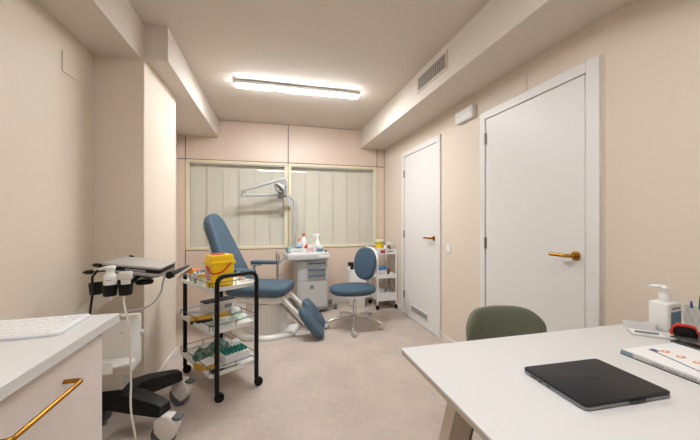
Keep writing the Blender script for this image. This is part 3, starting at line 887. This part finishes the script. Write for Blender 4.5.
pouch('clear pouch with green print at the near corner of the middle tray', -.375, 2.435, ZS2, .15, .11, R(20), 'filmg', 1)
pouch('clear pouch with green print against the black frame on the middle tray', -.255, 2.545, ZS2, .14, .10, R(60), 'filmg', 2)
pouch('crumpled clear pouch at the dental chair end of the middle tray', -.295, 2.66, ZS2+.024, .10, .09, R(40), 'film', 3)
t = thing('capped_tube', 'small orange capped tube lying on the middle tray pouches', 'tube', (-.275, 2.44, ZS2), R(45))
m = MB(); m.tube([(-.03, 0, .01), (.02, 0, .01)], .009, 10); m.build('body', 'plastic', t); m = MB(); m.tube([(.02, 0, .01), (.035, 0, .01)], .008, 10); m.build('cap', 'orange', t)

# -- bottom tray
t = thing('test_tube_rack', 'white rack filled with teal capped tubes on the bottom trolley tray', 'rack', (-.283, 2.495, ZS1), TR)
m = MB(); m.box((0, 0, .032), (.19, .15, .064), b=.003, seg=1); m.build('rack', 'card', t)
for i in range(7):
    for j in range(3):
        m = MB(); m.lathe([(.0105, .0642), (.0105, .083), (.009, .086), (0, .086)], (-.078+.026*i, -.04+.035*j, 0), 12); m.build('tube_cap', 'teal', t)
t = thing('flat_box', 'yellow and white open card box on the bottom trolley tray', 'box', (-.452, 2.405, ZS1), R(50))
m = MB(); m.box((0, 0, .003), (.13, .10, .006)); m.box((-.0625, 0, .025), (.005, .10, .044)); m.box((.0625, 0, .02), (.005, .10, .034)); m.box((0, .0475, .02), (.12, .005, .034)); m.box((0, -.0475, .012), (.12, .005, .018)); m.build('box', 'gold', t)
m = MB(); m.box((0, .005, .03), (.115, .08, .006), M_=TRS((0, 0, .004), 0, R(14))); m.build('contents', 'card', t)
pouch('green plastic pouch heaped at the wall end of the bottom tray', -.515, 2.575, ZS1, .14, .12, R(10), 'greenbag', 5, 'green pouches on the bottom trolley tray', .05, h=.03)
pouch('green plastic pouch heaped behind the tube rack on the bottom tray', -.42, 2.69, ZS1, .18, .11, R(30), 'greenbag', 6, 'green pouches on the bottom trolley tray', .05, h=.045)
pouch('clear crumpled bag behind the teal capped tube rack', -.285, 2.695, ZS1, .14, .10, R(45), 'film', 8, 'clear pouches on the trolley', .05, h=.03)
t = thing('scissors', 'black handled scissors lying along the edge of the bottom trolley tray', 'scissors', (-.30, 2.35, ZS1+.001), math.atan2(.10, .19))
m = MB()
for s in (1, -1):
    ring = [(-.10+.018*math.cos(a), s*.017+.012*math.sin(a), .005) for a in [2*PI*k/14 for k in range(14)]]
    m.tube(ring, .004, 6, closed=True); m.tube([(-.083, s*.012, .005), (-.03, 0, .005)], .0045, 6)
m.build('handle', 'black', t)
m = MB()
for s in (1, -1):
    m.prism([(-.035, -s*.004), (.09, s*.001), (.09, s*.003), (-.035, s*.006)], .004+.0015*s, .0052+.0015*s)
m.build('blade', 'steel', t)

# ------------------------------------------------------------------ treatment chair
CX, CY, CR = -.06, 3.52, R(-20)
t = thing('treatment_chair', 'slate blue reclining treatment chair with split leg rests on white base', 'treatment chair', (CX, CY, 0), CR)
m = MB(); pl = [(.37*math.cos(R(a))*1.02, .31*math.sin(R(a))) for a in (-157, -112, -68, -23, 23, 68, 112, 157)]
m.prism(pl, 0, .045, b=.012, seg=2, scale_top=.95); m.build('base_plate', 'plastic', t)
m = MB(); m.lathe([(.235, .046), (.235, .06), (.222, .08), (.21, .30), (.2, .34), (0, .34)], seg=40); m.build('pedestal', 'offwhite', t)
m = MB(); m.prism([(-.40, -.20), (.16, -.20), (.24, -.13), (.24, .13), (.16, .20), (-.40, .20)], .345, .42, b=.015, seg=2); m.build('seat_carriage', 'offwhite', t)
m = MB(); m.lathe([(0, 0), (.016, 0), (.016, .006), (0, .006)], M_=TRS((-.05, -.201, .385), 0, PI/2), seg=14); m.build('carriage_screw', 'grey', t)
m = MB()
m.prism(rrect(.66, .50, .12, 8, -.06, 0), .425, .53, b=.04, seg=5); m.build('seat', 'blue', t, angle=60)
# backrest: outline in (v, s) with rounded taper
def back_outline(hw0, hw1, L):
    pts = []
    n = 10
    for i in range(n+1):           # right side up
        f = i/n
        w = hw0 + (hw1-hw0)*(f**1.15)
        pts.append((w, f*(L-hw1*.9)))
    for i in range(1, 12):
        a = PI*i/12
        pts.append((hw1*math.cos(a), L-hw1*.9 + hw1*.9*math.sin(a)))
    for i in range(n, -1, -1):
        f = i/n
        w = hw0 + (hw1-hw0)*(f**1.15)
        pts.append((-w, f*(L-hw1*.9)))
    return pts
LEAN = R(24)
# local frame of the back: X = v (across), Y = up along the back, Z = front (towards the feet)
bz = Matrix.Translation((-.32, 0, .475)) @ Matrix(((0, -math.sin(LEAN), math.cos(LEAN), 0), (1, 0, 0, 0), (0, math.cos(LEAN), math.sin(LEAN), 0), (0, 0, 0, 1)))
m = MB(); m.prism(back_outline(.27, .16, .86), -.02, .085, M_=bz, b=.035, seg=5); m.build('backrest', 'blue', t, angle=60)
m = MB(); m.prism(back_outline(.25, .145, .82), -.045, -.021, M_=bz, b=.01, seg=2); m.build('back_shell', 'offwhite', t)
m = MB(); m.prism([(-.10, -.08), (.10, -.08), (.10, .15), (-.10, .15)], -.075, -.046, M_=bz, b=.006, seg=1); m.build('back_hinge', 'offwhite', t)
for s in (-1, 1):
    m = MB(); m.prism(rrect(.33, .075, .034, 6, -.15, s*.315), .685, .725, b=.014, seg=3); ar = m.build('armrest', 'blue', t)
    m = MB(); m.tube([(-.25, s*.29, .684), (-.28, s*.29, .60), (-.32, s*.265, .50)], .016, 10); m.box((-.24, s*.29, .676), (.12, .045, .014)); m.build('armrest_bracket', 'greyd', ar)
    # leg bar and pad
    m = MB()
    p0, p1 = Vector((.20, s*.13, .415)), Vector((.50, s*.15, .13))
    d = (p1-p0).normalized()
    ang = math.atan2(-d.z, d.x)
    L = (p1-p0).length
    m.box((L/2, 0, 0), (L, .05, .035), M_=TRS(tuple(p0), 0, 0, ang), b=.006, seg=1); lb = m.build('leg_bar', 'offwhite', t)
    m = MB(); m.box((L/2, 0, -.05), (L*.8, .024, .014), M_=TRS(tuple(p0), 0, 0, ang)); m.build('leg_rod', 'greyd', lb)
    m = MB()
    out = [(p[0], p[1]) for p in ellipse(.185, .105, 30, 2.6)]
    pc = Vector((.53 if s < 0 else .49, s*.145, .155 if s < 0 else .165))
    m.prism(out, -.03, .045, M_=TRS(tuple(pc), 0, 0, R(52)), b=.028, seg=4); m.build('leg_pad', 'blue', t, angle=60)

# ------------------------------------------------------------------ delivery unit with drawers
UX, UY, UR = .52, 4.03, R(6)
t = thing('drawer_cabinet', 'pale grey dental instrument cabinet with blue drawer pulls on castors', 'drawer cabinet', (UX, UY, 0), UR)
m = MB()
m.box((-.005, .19, .375), (.395, .38, .63), b=.006, seg=2); m.build('body', 'grey', t)
m = MB(); m.box((0, .19, .05), (.40, .40, .02)); m.box((.12, .10, .045), (.42, .028, .024)); m.box((.13, .30, .045), (.42, .028, .024)); m.build('base_frame', 'greyd', t)
for (x, y) in ((.325, .07), (.325, .32), (-.19, .06), (-.19, .33)):
    castor(t, x, y, .032, h=.07 if x > 0 else .045, rz=R(35) if x > 0 else R(80), body='greyd', wheel='rubber') if x > 0 else castor(t, x, y, .018, h=.041, rz=R(80), body='greyd', wheel='rubber')
def drawer(z0, z1, pull, nm='drawer'):
    m = MB(); m.box((-.002, -.004, (z0+z1)/2), (.345, .012, z1-z0-.006), b=.002, seg=1); dw = m.build(nm, 'grey', t)
    if pull:
        m = MB(); m.box((.04, -.024, z1-.014), (.235, .028, .018), b=.005, seg=2); m.build('pull', 'blueh', dw)
    return dw
drawer(.585, .665, 1); drawer(.505, .585, 1); drawer(.425, .505, 1)
dw = drawer(.08, .425, 0, 'door')
m = MB(); m.lathe([(.014, 0), (.026, 0), (.026, .006), (.018, .008), (.016, .004), (0, .004)], M_=TRS((-.02, -.0105, .345), 0, PI/2), seg=20); m.build('lock', 'greyd', dw)
m = MB()
m.prism([(-.345, .0), (-.33, -.045), (-.27, -.07), (.19, -.06), (.212, -.02), (.212, .36), (-.27, .38), (-.345, .30)], .70, .775, b=.014, seg=3)
m.build('top_tray', 'grey', t)
m = MB(); pts = [(-.335, .0), (-.32, -.038), (-.265, -.06), (.18, -.05), (.202, -.015), (.202, .35), (-.265, .37), (-.335, .295)]
m.prism(pts, .7752, .785, b=.003, seg=1); m.build('tray_mat', 'plastic', t)
m = MB(); m.box((.13, -.062, .742), (.15, .006, .03), b=.002, seg=1); m.build('name_plate', 'plastic', t)
m = MB(); m.tube([(-.36, .05, .725), (-.41, .03, .70), (-.45, .01, .69)], .014, 10); m.box((-.45, 0, .69), (.07, .05, .03), b=.006, seg=2); m.tube([(-.455, .0, .675), (-.455, 0, .45), (-.44, .04, .30), (-.38, .1, .20), (-.205, .16, .16)], .014, 10); ih = m.build('instrument_holder', 'greyd', t)
for x, zt in ((-.468, .815), (-.437, .79)):
    m = MB(); m.tube([(x, 0, .706), (x, 0, .75), (x-.004, 0, zt-.02), (x+.004, -.012, zt)], [.007, .009, .006, .004], 10); m.build('handpiece', 'steel', ih)

def on_unit(x, y): 
    c, s = math.cos(UR), math.sin(UR)
    return (UX + c*x - s*y, UY + s*x + c*y, .7852)
def bottle(label, x, y, r, h, neck, mt, cap=None, caph=.02, sx=1, collar=None, labelm=None):
    t = thing('bottle', label, 'bottle', on_unit(x, y))
    m = MB(); m.lathe([(r*.92, 0), (r, .006), (r, h*.6), (r*.85, h*.78), (neck, h*.92), (neck, h), (0, h)], seg=22); m.build('body', mt, t)
    if cap: m = MB(); m.lathe([(neck*1.25, h*.985), (neck*1.25, h+caph), (neck*1.1, h+caph+.002), (0, h+caph+.002)], seg=18); m.build('cap', cap, t)
    if collar: m = MB(); m.lathe([(neck*1.35, h*.90), (neck*1.35, h*.983), (neck, h*.984)], seg=18); m.build('collar', collar, t)
    if labelm:
        m = MB(); m.lathe([(r+.0008, h*.15), (r+.0008, h*.5)], seg=22); m.build('label', labelm, t, recalc=False)
    return t
bottle('tall white bottle with red screw cap on the drawer cabinet', -.09, .17, .036, .215, .013, 'plastic', 'red', .028, labelm='card')
bottle('pale blue bottle with orange and black cap on the drawer cabinet', -.165, .10, .032, .155, .011, M.setdefault('paleblue', mat('pale_blue_plastic', '#b9c9d8', .35)), 'orange', .03, collar='gold', labelm='printb')
t = thing('carton', 'long white printed carton lying at the front of the drawer cabinet top', 'box', on_unit(-.195, 0.0), UR)
m = MB(); m.box((0, 0, .029), (.215, .075, .058), b=.002, seg=1); m.build('carton', 'card', t)
m = MB()
for i, wd in enumerate((.012, .02, .008, .016, .022)): m.box((-.06+.024*i, -.038, .032+.002*(i % 2)), (wd, .001, .008))
m.build('printing', 'print_', t)
t = thing('carton', 'pale teal carton behind the white printed carton', 'box', on_unit(-.28, .13), UR+.05)
m = MB(); m.box((0, 0, .036), (.09, .12, .072), b=.002, seg=1); m.build('carton', 'tealp', t); m = MB(); m.box((0, -.0605, .036), (.06, .001, .02)); m.build('printing', 'card', t)
t = thing('carton', 'small pale teal carton standing beside the pale blue bottle', 'box', on_unit(-.225, .24), UR)
m = MB(); m.box((0, 0, .032), (.05, .08, .064), b=.002, seg=1); m.build('carton', 'tealp', t); m = MB(); m.box((0, -.0405, .03), (.03, .001, .015)); m.build('printing', 'card', t)
t = thing('plastic_jar', 'small jar with bulging red lid in front of the tall white bottle', 'jar', on_unit(-.068, .085))
m = MB(); m.lathe([(.027, 0), (.028, .004), (.028, .05), (.022, .056), (0, .056)], seg=20); m.build('jar', 'plastic', t)
m = MB(); m.lathe([(.03, .0565), (.034, .066), (.031, .082), (.017, .09), (.015, .102), (.008, .108), (0, .108)], seg=20); m.build('lid', 'red', t)
def cup(label, x, y, r, h, mt, band):
    t = thing('plastic_cup', label, 'cup', on_unit(x, y), 0, 'white pots on the drawer cabinet')
    m = MB(); m.lathe([(r*.92, 0), (r, .003), (r, h-.012), (r*.9, h-.01), (r*1.04, h-.008), (r*1.04, h), (0, h)], seg=22); m.build('pot', mt, t)
    m = MB(); m.lathe([(r+.0008, h*.2), (r+.0008, h*.65)], seg=22); m.build('label', band, t, recalc=False)
cup('pink labelled white pot beside the white printed carton', -.04, .01, .031, .105, 'plastic', 'labelp')
cup('white pot with grey label next to the spray bottle', .022, .06, .029, .108, 'plastic', 'card')
cup('low white tub with blue label in front of the spray bottle', .09, .0, .042, .085, 'plastic', 'printb')
t = thing('spray_bottle', 'white trigger spray bottle standing on the drawer cabinet', 'spray bottle', on_unit(.085, .12))
m = MB(); m.lathe([(.036, 0), (.038, .006), (.038, .10), (.03, .135), (.016, .16), (.014, .19), (0, .19)], seg=22); m.build('bottle', 'plastic', t)
m = MB(); m.lathe([(.018, .188), (.018, .21), (.012, .214), (0, .214)], seg=16); m.box((-.016, 0, .226), (.085, .026, .026), b=.006, seg=2); m.box((-.062, 0, .229), (.012, .016, .016)); m.build('spray_head', 'plastic', t)
m = MB(); m.tube([(-.03, 0, .214), (-.04, 0, .195), (-.036, 0, .175)], .005, 8); m.build('trigger', 'plastic', t)
t = thing('small_dish', 'small grey dish at the stool end of the drawer cabinet top', 'dish', on_unit(.175, .03))
m = MB(); m.lathe([(.014, 0), (.018, .004), (.024, .028), (.022, .028), (.016, .006), (0, .006)], seg=18); m.build('dish', 'greyd', t)
t = thing('clip_tool', 'small dark grey clip tool lying beside the white printed carton', 'clip', on_unit(-.318, .03), R(60))
m = MB(); m.tube([(-.02, 0, .008), (.02, 0, .008)], .007, 8); m.build('barrel', 'greyd', t); m = MB(); m.box((.026, 0, .008), (.012, .02, .012)); m.build('jaw', 'black', t)

# ------------------------------------------------------------------ dental lamp on jointed arm
b0 = on_unit(-.185, .315)
t = thing('dental_lamp', 'grey jointed dental lamp arm on a pole behind the drawer cabinet', 'lamp', b0)
I = inv(t)
px, py = b0[0], b0[1]
m = MB(I); m.lathe([(.04, 0), (.04, .012), (.022, .02), (.022, .05), (0, .05)], (px, py, .7852), 20); m.build('base_clamp', 'greyd', t)
m = MB(I); m.tube([(px, py, .80), (px, py, 1.40)] + arc((px, py, 1.42), (px-.005, py, 1.53), (px-.10, py, 1.535)) + [(px-.15, py, 1.54)], .0215, 14); m.build('pole', 'armgrey', t)
jx = px-.185
m = MB(I); m.lathe([(0, -.05), (.036, -.05), (.04, -.035), (.04, .03), (.034, .045), (0, .045)], (jx, py, 1.545), 20); m.build('swivel_joint', 'greyd', t)
ex = -.365
m = MB(I); m.tube([(jx-.03, py, 1.55), (ex, py-.02, 1.535)], [.020, .017], 12); m.build('lower_arm', 'armgrey', t)
m = MB(I); m.lathe([(0, -.04), (.026, -.04), (.03, -.03), (.03, .055), (.024, .065), (0, .065)], (ex, py-.02, 1.545), 18); m.build('elbow_joint', 'armgrey', t)
hx = .16
m = MB(I); m.tube([(ex, py-.05, 1.595), (hx-.06, py-.07, 1.745)], [.017, .021], 12); m.tube([(hx-.06, py-.07, 1.745), (hx-.01, py-.07, 1.757)], .030, 12); m.tube([(ex, py-.02, 1.57), (ex, py-.05, 1.595)], .022, 10); m.build('upper_arm', 'armgrey', t)
m = MB(I); m.tube(arc((hx-.012, py-.07, 1.757), (hx+.03, py-.07, 1.757), (hx+.03, py-.07, 1.70), 6) + [(hx+.03, py-.07, 1.60), (hx+.05, py-.07, 1.50), (hx+.065, py-.07, 1.44)], [.020]*7+[.018, .017, .015], 10); m.lathe([(0, -.02), (.02, -.02), (.02, .02), (0, .02)], (hx+.068, py-.07, 1.42), 14); m.build('head_yoke', 'armgrey', t)
hc = TRS((hx-.045, py-.12, 1.645), R(-30), R(150), R(35))
m = MB(I @ hc); m.lathe([(.0, -.045), (.03, -.042), (.06, -.02), (.075, .012), (.077, .02), (.068, .02), (.05, -.008), (0, -.02)], seg=26); hd = m.build('lamp_head', 'armgrey', t)
m = MB(I @ hc); m.lathe([(0, .006), (.066, .006), (.066, .011), (0, .012)], seg=26); m.build('lamp_glass', 'greyd', hd)
m = MB(I); m.tube(spline([(hx-.045, py-.11, 1.61), (hx-.09, py-.12, 1.59), (hx-.115, py-.12, 1.63), (hx-.118, py-.12, 1.69)]), .011, 10); m.tube([(hx-.03, py-.10, 1.66), (hx+.03, py-.07, 1.67)], .016, 10); m.build('head_handle', 'greyd', hd)

# ------------------------------------------------------------------ stool
t = thing('swivel_stool', 'slate blue swivel stool with backrest and chrome five-star base', 'stool', (.915, 3.43, 0), R(0))
m = MB()
for k in range(5):
    a = R(-108 + 72*k)
    c, s = math.cos(a), math.sin(a)
    m.tube(spline([(.02*c, .02*s, .125), (.13*c, .13*s, .118), (.25*c, .25*s, .094), (.308*c, .308*s, .07), (.315*c, .315*s, .06)], 5), .018, 10)
m.lathe([(.03, .10), (.034, .105), (.034, .145), (.026, .15), (0, .15)], seg=20); m.build('star_base', 'chrome', t)
for k in range(5):
    a = R(-108 + 72*k)
    castor(t, .315*math.cos(a), .315*math.sin(a), .03, h=.062, rz=a+R(50), body='grey', wheel='grey', w=.034, off=.01)
m = MB(); m.lathe([(.024, .15), (.024, .30), (.014, .301), (.014, .385), (0, .385)], seg=18); m.build('gas_lift', 'chrome', t)
m = MB(); m.prism([(p[0]-.02, p[1]) for p in ellipse(.235, .205, 36, 2.3)], .37, .392, b=.006, seg=2); m.build('seat_shell', 'plastic', t)
m = MB(); m.prism([(p[0]-.025, p[1]) for p in ellipse(.26, .225, 36, 2.3)], .393, .46, b=.026, seg=5); m.build('seat', 'bluefab', t, angle=60)
# backrest at the +X side, facing the camera-left
BA = R(-140)       # direction the sitter faces
fx, fy = math.cos(BA), math.sin(BA)
bc = Vector((.175, .13, .695))
TB = Matrix.Translation(bc) @ Matrix(((-fy, -fx*math.sin(R(8)), fx, 0), (fx, -fy*math.sin(R(8)), fy, 0), (0, 1, math.sin(R(8)), 0), (0, 0, 0, 1)))
m = MB(); m.prism(ellipse(.15, .19, 36, 2.2), -.005, .05, M_=TB, b=.022, seg=4); m.build('backrest', 'bluefab', t, angle=60)
m = MB(); m.prism(ellipse(.16, .20, 36, 2.2), -.035, -.0055, M_=TB, b=.01, seg=3); m.build('back_shell', 'plastic', t)
bb = bc - Vector((fx, fy, 0))*.04
m = MB(); m.tube(spline([tuple(bb+Vector((0, 0, -.08))), tuple(bb+Vector((-fx*.02, -fy*.02, -.2))), (bb.x+.0, bb.y+.0, .40), (.06, .08, .362), (0, 0, .36)], 6), .013, 10); m.build('back_bracket', 'plastic', t)

# ------------------------------------------------------------------ waste bin
t = thing('waste_bin', 'white tapered waste bin on the floor behind the swivel stool', 'bin', (1.16, 4.22, 0))
m = MB(); m.prism(rrect(.19, .17, .02), 0, .50, b=.004, seg=2, scale_top=1.3); m.build('body', 'plastic', t)
m = MB(); m.prism(rrect(.26, .235, .03), .5, .525, b=.008, seg=2); m.build('lid', 'plastic', t)
t = thing('hand_tool', 'small black and orange hand tool standing on the waste bin lid', 'tool', (1.075, 4.17, .5255))
m = MB(); m.box((0, 0, .035), (.045, .05, .07), b=.008, seg=2, taper=(.8, .8)); m.box((-.02, 0, .075), (.07, .045, .05), b=.008, seg=2); m.build('body', 'black', t)
m = MB(); m.box((.035, 0, .078), (.04, .04, .036), b=.008, seg=2); m.tube([(.02, 0, .06), (.045, -.01, .03)], .008, 8); m.build('orange_end', 'orange', t)

# ------------------------------------------------------------------ white trolley
t = thing('tier_trolley', 'narrow white three-tier trolley in the corner by the smaller door', 'trolley', (1.512, 4.13, 0))
W2, D2 = .135, .165
for sx in (-1, 1):
    for sy in (-1, 1):
        m = MB(); m.box((sx*W2, sy*D2, .435), (.022, .022, .75), b=.003, seg=1); m.build('post', 'whitemetal', t)
        castor(t, sx*W2, sy*D2, .024, h=.06, rz=R(30), w=.022)
def tray(z, h):
    m = MB()
    w, d, th = 2*W2-.024, 2*D2-.024, .004
    m.box((0, 0, z+.004), (2*W2-.02, 2*D2-.02, .008))
    m.box((0, -D2-.001, z+h/2), (2*W2-.022, th, h)); m.box((0, D2+.001, z+h/2), (2*W2-.022, th, h))
    m.box((-W2-.001, 0, z+h/2), (th, 2*D2-.022, h)); m.box((W2+.001, 0, z+h/2), (th, 2*D2-.022, h))
    m.build('tray', 'whitemetal', t)
tray(.745, .065); tray(.42, .055); tray(.115, .11)
MB().box((-.06, -.1696, .782), (.07, .0012, .038)).build('red_label', mat('crimson_label', '#c02a3e', .5), t)
MB().box((.04, -.1696, .785), (.09, .0012, .016)).build('printed_label', 'print_', t)
def wt_(x, y): return 1.512+x, 4.13+y
def small(name, label, cat, loc, rz=0): return thing(name, label, cat, loc, rz)
x, y = wt_(-.055, -.02)
t = small('sharps_tub', 'small yellow tub with cream lid on the white corner trolley', 'tub', (x, y, .753))
t.scale = (1.1, 1.1, 1.25)
m = MB(); m.lathe([(.04, 0), (.042, .004), (.052, .12), (0, .12)], seg=22); m.build('tub', 'yellow', t); m = MB(); m.lathe([(.056, .12), (.058, .122), (.058, .14), (.05, .146), (0, .146)], seg=22); m.build('lid', 'cream', t)
m = MB(); m.lathe([(.0535, .105), (.0545, .119)], seg=22); m.build('green_band', mat('lime_green', '#a9c23a', .5), t, recalc=False)
x, y = wt_(.0, -.10)
jar('pill_bottle', 'small white bottle in front of the yellow tub on the corner trolley', 'bottle', x, y, .753, .022, .10, 'plastic', 'plastic', .018, .012)
x, y = wt_(-.095, -.115)
jar('lidded_pot', 'pale pink topped pot at the stool end of the corner trolley', 'pot', x, y, .753, .028, .062, 'labelp', 'card')
x, y = wt_(.07, -.04)
t = small('spray_bottle', 'brown spray bottle with wide white head on the corner trolley', 'spray bottle', (x, y, .753))
m = MB(); m.lathe([(.03, 0), (.032, .005), (.032, .075), (.014, .095), (.014, .105), (0, .105)], seg=18); m.build('bottle', 'brown', t)
m = MB(); m.lathe([(.017, .104), (.017, .118), (0, .12)], seg=14); m.box((0, 0, .128), (.10, .03, .026), M_=TRS((-.005, 0, 0), 0, 0, R(12)), b=.008, seg=2); m.tube([(.03, 0, .12), (.05, 0, .105), (.052, 0, .085)], .006, 8); m.build('spray_head', 'plastic', t)
x, y = wt_(-.02, -.142)
t = small('flat_box', 'small red and white box standing in the top tray of the corner trolley', 'box', (x, y, .753))
m = MB(); m.box((0, 0, .036), (.10, .028, .072), b=.002, seg=1); m.build('box', 'card', t); m = MB(); m.box((.005, -.0145, .045), (.07, .001, .035)); m.build('red_print', mat('crimson_print', '#c02a3e', .5), t)
x, y = wt_(-.045, -.06)
t = small('flat_box', 'blue and white carton on the middle tray of the corner trolley', 'box', (x, y, .428), R(8))
m = MB(); m.box((0, 0, .05), (.13, .10, .10), b=.002, seg=1); m.build('carton', 'card', t); m = MB(); m.box((0, 0, .116), (.134, .104, .032), b=.002, seg=1); m.build('lid', 'cyan', t)
x, y = wt_(.055, -.07)
jar('pill_bottle', 'brown bottle with orange cap beside the blue carton', 'bottle', x, y, .428, .02, .10, 'brown', 'orange', .015, .014)
x, y = wt_(.085, -.11)
jar('lidded_pot', 'low white pot at the door end of the middle tray', 'pot', x, y, .428, .028, .045, 'plastic', 'plastic')
for i, (dx, dy, dz, rz, lb) in enumerate(((-.07, -.09, .0, 20, 'grey white packet at the stool end of the lowest trolley tray'), (.06, -.08, .0, -30, 'grey white packet at the door end of the lowest trolley tray'), (-.01, -.02, .055, 60, 'grey white packet on top of the heap in the lowest trolley tray'))):
    x, y = wt_(dx, dy)
    pouch(lb, x, y, .124+dz+.03, .12, .10, R(rz), 'towel', 20+i, 'grey packets in the corner trolley', .03, h=.045, name='wrapped_packet')
x, y = wt_(0, -.03)
t = small('flat_box', 'plain white box under the packets in the lowest trolley tray', 'box', (x, y, .1235))
m = MB(); m.box((0, 0, .0145), (.23, .24, .029)); m.build('box', 'card', t)

# ------------------------------------------------------------------ camera, world, view
cam = bpy.data.cameras.new('camera'); co = bpy.data.objects.new('camera', cam); C.objects.link(co)
cam.sensor_width = 36; cam.lens = 36*311/700; cam.shift_y = -1.5/700; cam.clip_start = .02
co.location = (0, 0, 1.23); co.rotation_euler = (R(90), 0, -math.atan(78/311))
sc = bpy.context.scene
sc.camera = co
w = bpy.data.worlds.new('world'); sc.world = w; w.use_nodes = True
w.node_tree.nodes['Background'].inputs['Color'].default_value = (0, 0, 0, 1)
sc.view_settings.view_transform = 'Standard'
sc.view_settings.look = 'None'
sc.view_settings.exposure = 1.68
sc.view_settings.gamma = 1
sc.view_settings.use_curve_mapping = False
